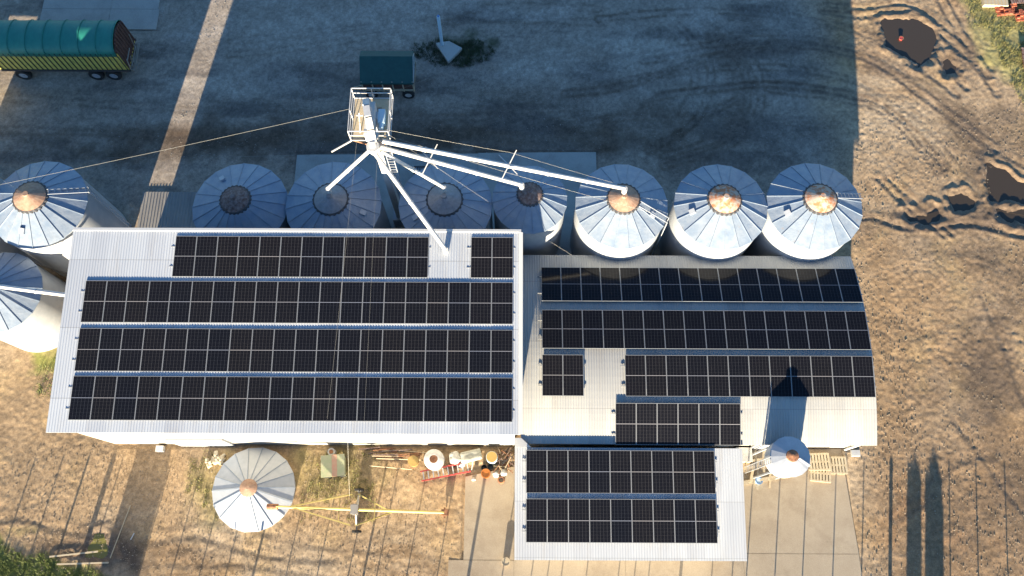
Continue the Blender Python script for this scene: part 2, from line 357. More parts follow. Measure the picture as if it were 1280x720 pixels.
# soil colours
def mixn(a, b, t): t = np.clip(t, 0, 1)[:, None]; return a*(1-t)+b*t
one = np.ones((X.size, 1))
sand = one*np.array([.355,.25,.148]); yardc = one*np.array([.31,.262,.215]); eastc = one*np.array([.335,.228,.132])
pale = one*np.array([.42,.335,.235]); mud = one*np.array([.115,.085,.062]); rusty = one*np.array([.36,.20,.10]); ochre = one*np.array([.44,.31,.16])
n1 = fbm(X, Y, 7, 4, 60); n2 = fbm(X, Y, 2.2, 4, 63); n3 = fbm(X, Y*2.3, 5, 4, 66); nf = fbm(X, Y, .5, 3, 69)
col = mixn(mixn(sand, eastc, east), yardc, yard)
col = mixn(col, pale, (1-yard)*np.clip(n1*2.1+.12, 0, .8)*(1-.55*east))
col = mixn(col, ochre, (1-yard)*np.clip(n2*1.4-.12, 0, .6))
swp = south*np.clip((2.4-Y)/1.6, 0, 1); col = mixn(col, one*np.array([.24,.16,.09]), swp*np.clip(fbm(X*.45, Y*1.6, 1.6, 4, 67)*2.4+.1, 0, .75))
se = east*np.clip((10-Y)/5, 0, 1)
col = mixn(col, one*np.array([.25,.165,.095]), se*.8); col = mixn(col, rusty, se*np.clip(n2*1.6-.18, 0, .6))
ne = east*np.clip((Y-24)/4, 0, 1); col = mixn(col, pale, ne*np.clip(.45-n3, 0, .7)*np.clip((31.5-X)/3, 0, 1))
# darker blotches: some damp; dark soil bands behind the apron also paint deeper shade
for cx, cy, rx, ry, a in ((28.7,10.5,1.8,3.4,.9),(32.5,9,3.0,3.5,.5),(32,14.5,3.0,2.0,.45),(31.5,4,3.0,2.2,.55),(25.5,2.0,2.2,1.8,.35),(31.5,17.8,3.5,1.2,.5),(29,18.9,4,.8,.5),(33.5,27,2.2,2.5,.5),(25.5,10,1.5,1.2,.35),(30.5,27.6,1.8,2.2,.75),(31.0,24.9,1.4,1.4,.6),(28.9,24.9,1.0,.9,.6),(29.5,21.4,4.8,1.0,.75),(32.5,22.2,2.8,1.6,.6),
                          (25,35.5,1.3,1.2,.4),(33.2,28.8,1.4,1.0,.6),(31.5,33.5,1.4,2.2,.45),(-25.6,.6,1.7,.7,.6),(-21.9,.1,1.5,1.6,1),(-18.6,.3,1.9,.7,.5),(-3.95,3.9,.55,.9,.0),(27.3,3.2,1.6,1.6,.3),(30.5,1.5,1.8,2.0,.35),
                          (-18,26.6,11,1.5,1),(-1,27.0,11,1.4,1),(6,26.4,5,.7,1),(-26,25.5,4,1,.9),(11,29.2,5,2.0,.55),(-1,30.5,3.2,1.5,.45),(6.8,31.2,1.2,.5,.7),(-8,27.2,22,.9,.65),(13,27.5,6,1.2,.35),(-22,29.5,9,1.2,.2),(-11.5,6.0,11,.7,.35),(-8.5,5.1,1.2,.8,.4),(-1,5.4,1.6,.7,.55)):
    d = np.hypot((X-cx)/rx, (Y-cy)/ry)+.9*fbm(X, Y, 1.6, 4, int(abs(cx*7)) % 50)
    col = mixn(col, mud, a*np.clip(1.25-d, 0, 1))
col = mixn(col, mud, .8*wet); col = mixn(col, mud, np.clip(trk*np.where(yard > .5, 1.2, .8), 0, .9))
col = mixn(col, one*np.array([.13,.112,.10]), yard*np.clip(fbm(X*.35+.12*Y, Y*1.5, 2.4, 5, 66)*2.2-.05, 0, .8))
col = mixn(col, one*np.array([.42,.37,.32]), yard*np.clip(-n3*1.4-.1, 0, .5)*np.clip((Y-28)/6, .3, 1))
for pts, sg, a in (([(26,32.3),(23.7,33.7),(17.9,34.2),(13,33),(6.3,30.7),(.6,29.4),(-5.5,28.5),(-16,28.3)], .75, .45), ([(14.2,35),(15.3,32.3),(15.7,29.9),(14,26.6),(10.6,25)], .8, .5), ([(24,30.2),(17.5,31.1),(11,30),(4,27.8)], .5, .35),
                   ([(32,26.4),(30.2,28.6),(28.2,30.8),(25.5,32.6)], .6, .4), ([(36,20.4),(31,20.8),(26.5,20.6),(21.5,21.0)], .7, .5)):
    m_ = inner; d = ldist(X[m_], Y[m_], catmull(pts, 4))+.9*fbm(X[m_], Y[m_], 1.5, 4, 73)
    tt = np.zeros_like(X); tt[m_] = a*np.exp(-(d/sg)**2); col = mixn(col, one*np.array([.12,.09,.07]), tt)
for cx, cy, rx, ry, a in ((8,34.5,4.5,1.5,.5),(2,32.5,3.5,1.2,.4),(-14,35.5,6,2,.4),(-18,30.5,5,1.0,.35),(12,30,1.8,.8,.4),(20,36,2.5,1.5,.35),(20,26,1.8,2,.4)):
    d = np.hypot((X-cx)/rx, (Y-cy)/ry)+.9*fbm(X, Y*1.4, 2.0, 4, 77); col = mixn(col, one*np.array([.44,.39,.33]), a*np.clip(1.3-d, 0, 1)*yard)
# grass ground colour
def grassy(poly, soft=1.2, seed=80):
    return np.clip(.5-(sdist(X, Y, poly)+1.6*fbm(X, Y, 1.8, 4, seed))/soft, 0, 1)
ge = grassy([(32.6,45),(32.5,38),(32.6,34.5),(33.9,31.4),(35.4,29.3),(42,27),(42,45)]); gs = grassy([(-34,1.3),(-29,1.0),(-26.5,.55),(-24.6,-.3),(-22.0,-1.3),(-22,-9),(-34,-9)], .8, 83)
gm = grassy([(-6.8,33.2),(-5.2,34.8),(-3,34.9),(-1.7,34.2),(-2.2,33.3),(-4,32.5)], 1.0, 86)
gw = grassy([(-16.8,5.2),(-18.5,4.5),(-18.2,2.2),(-16.5,1.6),(-16.5,4.6)], 1.6, 88); gb = grassy([(-12.4,5.8),(-8.4,5.8),(-8.0,3.6),(-12.4,3.4)], 1.5, 90)
gwst = grassy([(-29.5,12),(-24.2,12),(-24.2,9.4),(-29.5,10.6)], .8, 92)
col = mixn(col, one*np.array([.30,.27,.11]), ge*.9); col = mixn(col, one*np.array([.11,.13,.035]), gs*.95); col = mixn(col, one*np.array([.05,.06,.03]), gm*.9)
col = mixn(col, one*np.array([.23,.21,.08]), np.maximum(gw, gb)*.6); col = mixn(col, one*np.array([.25,.27,.06]), gwst*.8)
col = mixn(col, mud, .85*np.clip(1.2-np.hypot((X+27.0)/2.6, (Y-16.6)/1.6), 0, 1))
col *= (1+.22*nf[:, None])*(1+.50*vn(X, Y, .16, 95)[:, None]*(1-.15*yard[:, None]))
col = np.clip(col, .015, .7)
nx, ny = len(gx), len(gy)
me = bpy.data.meshes.new('ground')
me.vertices.add(nx*ny); me.vertices.foreach_set('co', np.stack([X, Y, H], 1).astype(np.float32).ravel())
i = np.arange(nx-1)[None, :]; j = np.arange(ny-1)[:, None]; a = (j*nx+i).ravel()
quads = np.stack([a, a+1, a+nx+1, a+nx], 1).astype(np.int32); nq = len(quads)
me.loops.add(nq*4); me.loops.foreach_set('vertex_index', quads.ravel())
me.polygons.add(nq); me.polygons.foreach_set('loop_start', np.arange(0, nq*4, 4, dtype=np.int32)); me.polygons.foreach_set('loop_total', np.full(nq, 4, np.int32))
me.update(calc_edges=True)
at = me.color_attributes.new('soil', 'FLOAT_COLOR', 'POINT')
at.data.foreach_set('color', np.concatenate([col, np.clip(wet+.6*trk*(1-yard), 0, 1)[:, None]], 1).astype(np.float32).ravel())
me.polygons.foreach_set('use_smooth', np.ones(nq, bool))
gm_ = new_mat('soil', rough=.92, spec=.3)
va = N(gm_, 'ShaderNodeVertexColor', layer_name='soil')
f1_ = noise(gm_, 11, 8, .85); g1 = ramp(gm_, f1_, [(.30, (.50,.47,.45)), (.70, (1.5,1.5,1.48))])
L(gm_, mixc(gm_, 1.0, va.outputs['Color'], g1, 'MULTIPLY'), gm_.node_tree.nodes['Principled BSDF'].inputs['Base Color'])
L(gm_, ramp(gm_, va.outputs['Alpha'], [(0, (.95,)*3), (1, (.45,)*3)]), gm_.node_tree.nodes['Principled BSDF'].inputs['Roughness'])
bump(gm_, noise(gm_, 20, 6, .75), .6, .025)
me.materials.append(gm_)
ground = bpy.data.objects.new('ground', me); COL.objects.link(ground); tag(ground, kind='structure', label='bare tan soil of the farm yard with wheel tracks')

wm = new_mat('muddy_water', (.05,.038,.026), .06, 0, .5)
wg = new_mat('green_water', (.20,.18,.05), .2, 0, .5)
for k, (poly, dep) in enumerate(PUD):
    cx = sum(p[0] for p in poly)/len(poly); cy = sum(p[1] for p in poly)/len(poly)
    pp = [(cx+(x-cx)*1.0+1.0*(x-cx)/max(.1, math.hypot(x-cx, y-cy)), cy+(y-cy)+1.0*(y-cy)/max(.1, math.hypot(x-cx, y-cy))) for x, y in poly]
    o = MB().prism(pp, -.30, -.055-.004*k).build('puddle', wg if k == 6 else wm); tag(o, 'muddy rain puddle lying in the soil', kind='structure')

# paving
def paving(name, rects, mat, label):
    mb = MB()
    for poly in rects: mb.prism(poly, -.12, .03)
    return tag(mb.build(name, mat), label, kind='structure')
g = .012
paving('concrete_yard', [[(-2.75,-.0),(.1,-.0),(.1,5.2),(-2.75,4.6)], [(-3.6,-9),(.1,-9),(.1,-g*2),(-3.6,-g*2)], [(.1+g,-9),(6.4,-9),(6.4,6.3),(.1+g,6.3)], [(6.4+g,-9),(13.1,-9),(13.1,6.3),(6.4+g,6.3)]], M['conc'], 'sandy concrete paving beside the front roof')
paving('concrete_lane', [[(13.1+g,-9),(19.8,-9),(19.68,.4),(13.1+g,.4)], [(13.1+g,.42),(19.68,.42),(19.4,6.3),(13.1+g,6.3)]], M['conc'], 'concrete lane in strips on the right of the front roof')
paving('concrete_apron', [[(-14.5,17.1),(-7.6,17.1),(-7.6,25.7),(-14.5,25.6)], [(-7.58,17.1),(-2.4,17.1),(-2.4,25.75),(-7.58,25.7)], [(-2.38,17.3),(5.5,17.3),(5.5,25.9),(-2.38,25.8)]], M['conc_grey'], 'grey concrete apron under the row of bins')
paving('concrete_pad', [[(-33.8,35.5),(-28.9,35.5),(-28.9,37.2),(-33.8,37.2)], [(-28.88,35.5),(-25.4,35.5),(-25.4,37.2),(-28.88,37.2)], [(-33.8,37.22),(-28.9,37.22),(-28.9,60),(-33.8,60)], [(-28.88,37.22),(-25.5,37.22),(-25.5,60),(-28.88,60)]], M['slab'], 'pale concrete pad behind the trailer')

# ------------------------------------------------------------ buildings
def corrugated(mb, x0, x1, ys, zf, pitch=.2, amp=.035, th=.05, zbot=None):
    xs = []; k = 0; x = x0
    while x < x1-1e-6:
        for fr, hh in ((0, 0), (.45, 0), (.58, 1), (.87, 1)):
            xx = x+fr*pitch
            if xx < x1-1e-4: xs.append((xx, hh*amp))
        x += pitch
    xs.append((x1, 0)); n = len(xs); m = len(ys); vs = []
    for y in ys: vs += [(x, y, zf(y)+h) for x, h in xs]
    for y in ys: vs += [(x0, y, zf(y)-th), (x1, y, zf(y)-th)]
    b = m*n; fs = [(r*n+i, r*n+i+1, (r+1)*n+i+1, (r+1)*n+i) for r in range(m-1) for i in range(n-1)]
    fs += [(b+2*r, b+2*r+2, b+2*r+3, b+2*r+1) for r in range(m-1)]
    fs += [(r*n, (r+1)*n, b+2*r+2, b+2*r) for r in range(m-1)] + [(r*n+n-1, b+2*r+1, b+2*r+3, (r+1)*n+n-1) for r in range(m-1)]
    fs += [tuple([b, b+1]+list(range(n-1, -1, -1))), tuple([b+2*m-1, b+2*m-2]+[(m-1)*n+i for i in range(n)])]
    return mb.add(vs, fs)
def wall_ring(mb, x0, x1, ys, zf, th=.15, base=-.1):
    y0, y1 = ys[0], ys[-1]
    for (yy, s) in ((y0, 1), (y1, -1)):
        mb.add([(x, yy+t*s*th, z) for t in (0,1) for z in (base, zf(yy)) for x in (x0, x1)], [(0,1,3,2),(4,6,7,5),(0,4,5,1),(2,3,7,6),(0,2,6,4),(1,5,7,3)])
    for xx, s in ((x0, 1), (x1, -1)):
        n = len(ys); yi = [min(max(y, y0+th), y1-th) for y in ys]
        vs = [(xx+t*s*th, y, z) for t in (0,1) for y in yi for z in (base, zf(y))]
        fs = []
        for t in (0,1):
            for k in range(n-1): a = t*2*n+2*k; fs.append((a, a+1, a+3, a+2))
        for k in range(n-1): a = 2*k; fs.append((a+1, 2*n+a+1, 2*n+a+3, a+3))
        mb.add(vs, fs)
    return mb
f1 = lambda y: 6.67+.095*(y-6.08)
f2 = lambda y: 4.47-16+math.sqrt(256-(y-11.6)**2)
f3 = lambda y: 2.76+.1545*y
# building 1, large mono-pitch shed
b1 = thing('large_shed', 'large pale metal shed on the left with four long rows of solar panels', 'shed', (-11.8,11.5,0))
def inv(o): return Matrix.Translation(-o.location)
def bpart(mb, name, mat, root, smooth=False):
    o = mb.build(name, mat, root, smooth); o.matrix_parent_inverse = Matrix.Identity(4); o.data.transform(Matrix.Translation(-root.location)); return o
bpart(wall_ring(MB(), -23.6, .12, [6.42, 16.7], lambda y: f1(y)-.055), 'wall', M['wall'], b1)
bpart(corrugated(MB(), -23.93, .39, [6.08, 8.8, 11.5, 14.2, 16.9], f1, .145, .014), 'roof', M['roof_a'], b1)
mb = MB(); mb.bar((-23.95,16.93,7.72), (.42,16.93,7.72), .16, .05); bpart(mb, 'ridge_cap', M['trim'], b1)
mb = MB(); mb.bar((.40,6.1,f1(6.1)+.01), (.40,16.85,f1(16.85)+.01), .22, .07); bpart(mb, 'verge_trim', M['trim'], b1)
mb = MB(); mb.box(-19.6,-18.0,6.28,6.42,0,2.4); mb.box(-18.0,-16.4,6.30,6.42,0,2.4); bpart(mb, 'sliding_door', M['galv'], b1)
# building 2, arched shed
ys2 = [6.05+11.12*k/28 for k in range(29)]
b2 = thing('arched_shed', 'lower shed on the right with a shallow arched metal roof', 'shed', (10.2,11.6,0))
bpart(wall_ring(MB(), .75, 19.72, [6.38+10.45*k/24 for k in range(25)], lambda y: f2(y)-.055), 'wall', M['wall'], b2)
bpart(corrugated(MB(), .46, 20.03, ys2, f2, .145, .014), 'roof', M['roof_b'], b2)
mb = MB(); mb.box(13.9,16.9,6.26,6.38,0,2.7); bpart(mb, 'doorway_shutter', M['galv'], b2)
mb = MB(); mb.tube((19.6,6.25,3.2),(19.62,6.25,.05),.06); mb.obox((20.2,6.05,.1),(.5,.35,.2)); bpart(mb, 'downpipe', M['white'], b2)
# building 3, front lean-to
b3 = thing('front_shed', 'small front shed with two rows of solar panels and a pale roof', 'shed', (6.3,3,0))
bpart(wall_ring(MB(), .45, 12.25, [.35, 5.75], lambda y: f3(y)-.055), 'wall', M['wall'], b3)
mb = MB(); corrugated(mb, .13, 12.55, [0, 2.9, 5.83], f3, .145, .014); bpart(mb, 'roof', M['roof_c'], b3)
mb = MB(); mb.prism([(.13,5.84),(1.02,5.84),(.48,6.34),(.13,6.34)], 3.60, 3.70); bpart(mb, 'corner_flashing', M['trim'], b3)
# lean-to behind the large shed
f4 = lambda y: .085
l1 = thing('pit_cover', 'old low corrugated cover behind the large shed beside the shaded bins', 'cover', (-21.5,19.5,0))
bpart(corrugated(MB(), -24.35, -19.0, [16.95, 19.5, 22.8], f4, .2, .035), 'roof', M['roof_d'], l1)
mb = MB()
for x in (-24.2,-21.7,-19.2): mb.box(x-.06,x+.06,17.2,22.6,-.08,.03)
bpart(mb, 'bearer', M['darkmetal'], l1)
# slatted grating over the intake pit
pg = thing('intake_grate', 'dark slatted steel grate by the elevator leg, under the spouts', 'grate', (-4.8,23.0,0))
mb = MB()
for k in range(20): mb.box(-6.35+k*.135, -6.29+k*.135, 21.3, 24.2, .9, 1.0)
bpart(mb, 'slat_panel', M['galv'], pg)
mb = MB(); mb.box(-6.42,-3.65,24.2,24.3,.05,1.02); mb.box(-6.42,-3.65,21.2,21.3,.05,1.02); mb.box(-6.5,-6.42,21.2,24.3,.05,1.02); mb.box(-3.65,-3.57,21.2,24.3,.05,1.02); bpart(mb, 'pit_frame', M['darkmetal'], pg)

# ------------------------------------------------------------ solar panels
PW, PH = 1.132, 2.27
pan = thing('solar_panel', 'x', 'solar panel')
MB().box(-PW/2+.018, PW/2-.018, -PH/2+.018, PH/2-.018, .004, .033).build('glass', M['pv'], pan)
fr = MB()
for s in (-1, 1):
    fr.box(s*PW/2-(.02 if s > 0 else 0), s*PW/2+(.02 if s < 0 else 0), -PH/2, PH/2, 0, .037)
    fr.box(-PW/2+.02, PW/2-.02, s*PH/2-(.02 if s > 0 else 0), s*PH/2+(.02 if s < 0 else 0), 0, .037)
fr.build('frame', M['alu'], pan)
ptree = tree_of(pan); first = [True]
ORD = 'first second third fourth fifth sixth seventh eighth ninth tenth eleventh twelfth thirteenth fourteenth fifteenth sixteenth seventeenth eighteenth nineteenth twentieth'.split()
def place(x, yc, f, label, group, lift=.10):
    if first[0]: o = pan; first[0] = False
    else: o = copy_tree(pan, ptree)
    sl = (f(yc+1)-f(yc-1))/2; z = (f(yc+1.05)+f(yc-1.05))/2
    z = max(z, f(yc)) if f is not f2 else f(yc)
    o.location = (x, yc, z+lift+random.uniform(-.004,.004)); o.rotation_euler = (math.atan(sl)+random.uniform(-.0015,.0015), random.uniform(-.002,.002), 0)
    o['label'] = label; o['group'] = group
def rail(xa, xb, y, f, label):
    sl = math.atan((f(y+.5)-f(y-.5))); mb = MB(); mb.box(-(xb-xa)/2-.22, (xb-xa)/2+.12, -.025, .025, -.045, .0)
    n = int((xb-xa)/1.3)
    for k in range(n+1):
        xx = -(xb-xa)/2+k*(xb-xa)/n; mb.box(xx-.03, xx+.03, -.05, .05, -.058, -.044)
    o = mb.build('mounting_rail', M['alu']); o.location = ((xa+xb)/2, y, f(y)+(.10 if f is f3 else .03 if f is f1 else .088)); o.rotation_euler = (sl, 0, 0)
    tag(o, label, 'rail', 'rails carrying the solar panels')
def row(x0, pitch, cols, yc, f, rname, bname, lift=.10):
    segs = []; k = 0
    for c in cols:
        jit = .03 if (c//4) % 2 else 0
        place(x0+(c+.5)*pitch, yc, f, 'black solar panel, %s from the left in the %s row on the %s' % (ORD[k], rname, bname), 'solar panels on the '+bname, lift); k += 1
        if segs and segs[-1][1] == c: segs[-1][1] = c+1
        else: segs.append([c, c+1])
    for q, (a_, b_) in enumerate(segs):
        for dy, nm in ((.55, 'upper'), (-.55, 'lower')):
            extra = '' if len(segs) == 1 else (', left stretch', ', right stretch')[q]
            rail(x0+a_*pitch, x0+b_*pitch, yc+dy, f, '%s aluminium rail under the %s panel row on the %s%s' % (nm, rname, bname, extra))
p1 = 22.84/20
for yc, cols, nm in ((15.42, list(range(4,16))+[18,19], 'top'), (12.92, range(20), 'second'), (10.35, range(20), 'third'), (7.84, range(20), 'bottom')):
    row(-22.85, p1, cols, yc, f1, nm, 'large left roof', .03)
p2 = 18.31/16
for yc, cols, nm in ((15.09, range(16), 'top'), (12.30, range(16), 'second'), (9.68, [0,1]+list(range(4,16)), 'third')):
    row(1.62, p2, cols, yc, f2, nm, 'arched right roof', .12)
row(5.63, p2, range(6), 7.10, f2, 'bottom', 'arched right roof', .12)
p3 = 10.25/9
for yc, nm in ((4.56, 'upper'), (2.02, 'lower')): row(.74, p3, range(9), yc, f3, nm, 'small front roof')

# ------------------------------------------------------------ grain bins
def ringwall(mb, r, z0, z1, n=60):
    prof = []; z = z0; k = 0
    while z < z1: prof.append((r+(.012 if k % 2 else 0), z)); z += .10; k += 1
    prof.append((r, z1)); return mb.lathe(prof, n)
def silo(x, y, r, he, label, cap='copper', capr=.58, slope=.50, rot=0, hatch=None, ladder=None, nsec=20, group='round metal grain bins behind the sheds', wallladder=True, mat='conesheet'):
    t = thing('grain_bin', label, 'grain bin', (x,y,0), 0, group)
    ringwall(MB(), r-.04, -.05, he).build('wall', M['galv'], t, True)
    rise = (r-capr)*slope; roof = MB(); a0 = rot
    # faceted roof with a small overhang and standing seams
    roof.lathe([(r+.05, he-.05), (r+.05, he+.0), (capr, he+rise+.02)], nsec, a0=a0)
    ro = roof.build('roof', M[mat], t)
    ribs = MB()
    for k in range(nsec):
        a = a0+2*PI*k/nsec; ca, sa = math.cos(a), math.sin(a)
        ribs.bar((ca*(r+.05), sa*(r+.05), he+.02), (ca*capr, sa*capr, he+rise+.04), .03, .035)
    ribs.build('standing_seam', M[mat], ro)
    cp = MB()
    cp.lathe([(capr+.05, he+rise-.02), (capr+.05, he+rise+.06), (.17, he+rise+.06+capr*.42), (.15, he+rise+.14+capr*.42)], 24, closed=True)
    co = cp.build('cap', M[cap], t, False)
    b_ = MB(); n_ = 96; zz = he+rise
    prof_ = lambda k: capr+(.13 if (k//2) % 2 == 0 else .085)
    vs_ = []
    for k in range(n_):
        a = 2*PI*k/n_; ca, sa = math.cos(a), math.sin(a); r1_ = prof_(k)
        vs_ += [(ca*(capr+.02), sa*(capr+.02), zz+.09), (ca*r1_, sa*r1_, zz+.03), (ca*r1_, sa*r1_, zz-.06), (ca*(capr+.02), sa*(capr+.02), zz-.06)]
    b_.add(vs_, [(4*k+q, 4*((k+1)%n_)+q, 4*((k+1)%n_)+(q+1)%4, 4*k+(q+1)%4) for k in range(n_) for q in range(4)])
    b_.build('bolt_ring', M['darkmetal'], co)
    if hatch is not None:
        a = hatch; rr = (r+capr)/2+.1; z = he+(r-rr)*slope
        h = MB(); h.obox((math.cos(a)*rr, math.sin(a)*rr, z+.08), (.34,.28,.14), a, 0, math.atan(slope)); h.build('hatch', M['galv'], t)
    if ladder is not None:
        a = ladder; ld = MB(); ca, sa = math.cos(a), math.sin(a); px, py = -sa*.16, ca*.16
        for s in (-1, 1):
            ld.bar((ca*(r+.10)+s*px, sa*(r+.10)+s*py, he+.10), (ca*(capr+.1)+s*px, sa*(capr+.1)+s*py, he+rise+.10), .03, .04)
            if wallladder: ld.bar((ca*(r+.14)+s*px, sa*(r+.14)+s*py, 0), (ca*(r+.14)+s*px, sa*(r+.14)+s*py, he+.15), .03, .04)
        for k in range(7):
            q = k/6.5+.05; rr = (r+.1)*(1-q)+(capr+.1)*q; z = he+(r-rr)*slope+.14
            ld.bar((ca*rr-px, sa*rr-py, z), (ca*rr+px, sa*rr+py, z), .03, .03)
        for k in range(18 if wallladder else 0): z = .3*k+.2; ld.bar((ca*(r+.14)-px, sa*(r+.14)-py, z), (ca*(r+.14)+px, sa*(r+.14)+py, z), .03, .03)
        ld.build('ladder', M['galv'], t)
    return t
silo(-27.44, 19.37, 2.73, 5.6, 'pale grain bin with a tan cap at the left end, behind the large shed corner', 'copper', .90, .5, .07, R(-100), R(18))
silo(-29.30, 14.32, 2.40, 4.6, 'shorter grain bin at the left edge beside the large shed, below the first bin', 'galv', .25, .5, .1, None, None)
silo(-33.4, 19.38, 3.3, 5.6, 'grain bin mostly cut off by the left edge of the photo', 'copper', .85, .5, .1)  # unseen part widened so its shadow covers the ground by the trailer
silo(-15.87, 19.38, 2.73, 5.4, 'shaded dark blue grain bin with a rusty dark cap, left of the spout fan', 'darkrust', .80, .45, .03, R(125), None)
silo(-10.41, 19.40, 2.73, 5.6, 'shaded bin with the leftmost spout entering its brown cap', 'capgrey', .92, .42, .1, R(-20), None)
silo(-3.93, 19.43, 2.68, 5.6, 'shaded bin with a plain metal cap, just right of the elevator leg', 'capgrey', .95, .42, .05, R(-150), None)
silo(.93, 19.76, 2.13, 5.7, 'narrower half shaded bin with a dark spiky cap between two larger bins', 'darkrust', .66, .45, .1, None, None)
silo(6.24, 19.43, 2.64, 5.6, 'sunlit bin fed by the longest spout, its cap tan', 'copper', .86, .5, .12, R(-25), R(-20))
silo(11.97, 19.41, 2.66, 5.6, 'sunlit bin second from the right end, its cap blotched orange and white', 'orange_rust', .88, .5, .0, R(197), None)
silo(17.39, 19.46, 2.72, 5.6, 'sunlit grain bin with an orange rusted cap at the right end of the row', 'orange_rust', .88, .5, .09, R(200), R(12), wallladder=False)
# bin roof standing on the ground
cn = thing('cone_roof', 'low conical metal bin roof resting on the soil below the large shed', 'bin roof', (-14.93,3.8,0))
r0, n0 = 2.36, 18
ro = MB().lathe([(r0-.05,-.05),(r0-.05,.38)], 36).build('skirt', M['galv'], cn, True)
ro = MB().lathe([(r0+.04,.36),(r0+.04,.41),(.46,.41+(r0-.46)*.50)], n0, a0=.05).build('roof', M['galv'], cn)
rb = MB()
for k in range(n0):
    a = .05+2*PI*k/n0; rb.bar((math.cos(a)*(r0+.04), math.sin(a)*(r0+.04), .44), (math.cos(a)*.46, math.sin(a)*.46, .44+(r0-.46)*.5), .03, .03)
rb.build('standing_seam', M['conesheet'], ro)
cp = MB(); cp.lathe([(.50,1.33),(.50,1.40),(.10,1.55)], 20, closed=True); cp.build('cap', M['copper'], cn)

# ------------------------------------------------------------ bucket elevator
el = thing('bucket_elevator', 'tall bucket elevator with a railed top platform above the shaded bins', 'grain elevator', (-7.3,21.6,0))
def lp(mb, name, mat, root, smooth=False): return bpart(mb, name, mat, root, smooth)
lp(MB().box(-7.45,-7.05,20.65,21.05,0,11.1), 'leg_casing', M['spout'], el)
lp(MB().box(-7.55,-7.15,21.85,22.25,0,11.1), 'leg_casing', M['galv'], el)
mb = MB()
pts = [(-7.70,22.75,11.0),(-7.68,22.5,11.6),(-7.58,22.0,11.9),(-7.46,21.4,11.9),(-7.35,20.9,11.6),(-7.28,20.5,11.1)]
for a_, b_ in zip(pts[:-1], pts[1:]): mb.bar(a_, b_, .34, .4)
mb.box(-7.72,-7.25,20.7,22.6,10.7,11.5); hd = lp(mb, 'head_hood', M['spout'], el)
mb = MB(); mb.tube((-7.3,20.25,11.05),(-7.3,20.25,10.8),.34,14,.34); mb.tube((-7.3,20.25,10.8),(-7.3,20.25,10.3),.34,14,.18); mb.tube((-7.3,20.25,11.0),(-7.3,20.4,11.3),.17,12); lp(mb, 'distributor', M['spout'], el)
fl = MB()
fl.box(-8.5,-7.9,20.9,23.35,10.50,10.54); fl.box(-7.05,-6.52,20.9,23.35,10.50,10.54); fl.box(-7.9,-7.05,22.85,23.35,10.50,10.54)
lp(fl, 'platform_floor', M['wood'], el)
mb = MB()
cr = [(-8.55,20.85),(-6.48,20.85),(-6.48,23.4),(-8.55,23.4)]
for z in (10.55, 11.05, 11.5):
    for k in range(4): mb.bar((*cr[k],z), (*cr[(k+1)%4],z), .04, .04)
for (xa, ya), (xb, yb) in zip(cr, cr[1:]+cr[:1]):
    for q in (0, .5): mb.bar((xa+(xb-xa)*q, ya+(yb-ya)*q, 10.45), (xa+(xb-xa)*q, ya+(yb-ya)*q, 11.5), .04, .04)
lp(mb, 'railing', M['spout'], el)
mb = MB(); mb.box(-7.15,-6.8,21.7,22.5,10.55,10.95); mb.tube((-6.97,21.4,10.8),(-6.97,21.7,10.8),.14,12); mt_ = lp(mb, 'motor', M['blue_white'], el)
mb = MB(); mb.bar((-8.1,21.3,10.55),(-8.1,22.1,11.2),.05,.05); mb.bar((-8.25,22.0,11.12),(-7.9,22.0,11.12),.05,.05); lp(mb, 'control_lever', M['spout'], el); lp(MB().bar((-8.55,20.85,10.5),(-9.6,20.3,10.3),.06,.06), 'wire_arm', M['spout'], el)
mb = MB()
for s in (-.18,.18): mb.bar((-6.75+s,20.75,0),(-6.75+s,20.75,10.6),.04,.04)
for k in range(33): mb.bar((-6.93,20.75,.3+k*.31),(-6.57,20.75,.3+k*.31),.03,.03)
lp(mb, 'ladder', M['galv'], el)
mb = MB()
for (xa, ya) in ((-8.5,20.9),(-6.5,20.9),(-8.5,23.3),(-6.5,23.3)): mb.bar((xa,ya,10.5),(-7.35,21.45,8.6),.06,.06)
lp(mb, 'brace', M['rust'], el)
mb = MB(); mb.box(-7.7,-6.9,20.5,22.4,0,.9); lp(mb, 'boot', M['galv'], el)
# spouts
D = (-7.3,20.25,10.75)
def spout(name, a, b, r, label, bracket=None, sag=0):
    t = thing(name, label, 'grain spout', b, 0, 'grain spouts fanning out from the elevator')
    mb = MB(); a = Vector(a); b = Vector(b)
    m_ = (a+b)/2-Vector((0,0,sag)); mb.tube(a-b, m_-b, r, 12); mb.tube(m_-b, Vector((0,0,0)), r, 12)
    n = max(2, int((b-a).length/2.2))
    mb.build('pipe', M['spout'], t, True)
    jc = MB(); d = (m_-a).normalized()
    for k in range(1, n): 
        p = (a+(b-a)*(k/n))-Vector((0,0,sag*(1-abs(2*k/n-1))))-b; jc.tube(p-d*.04, p+d*.04, r+.035, 12)
    jc.build('pipe_clamp', M['galv'], t, True)
    MB().tube((0,0,0),(0,.0,-.45), r+.03, 12).build('elbow', M['spout'], t, True)
    if bracket:
        q = a+(b-a)*bracket-b-Vector((0,0,sag*(1-abs(2*bracket-1)))); x = MB()
        x.bar(q+Vector((-.35,-.75,-.2)), q+Vector((.45,.75,.35)), .04, .04); x.bar(q+Vector((.5,-.55,.1)), q+Vector((-.5,.6,.1)), .04, .04)
        x.build('cable_bracket', M['spout'], t)
    return t
spout('grain_spout', (-7.55,20.1,10.75), (-10.38,19.60,7.35), .105, 'leftmost short spout running down left to a shaded bin')
spout('grain_spout', (-7.20,20.0,10.6), (-3.64,15.75,7.95), .12, 'spout crossing down to the gap between panels on the large roof', None)
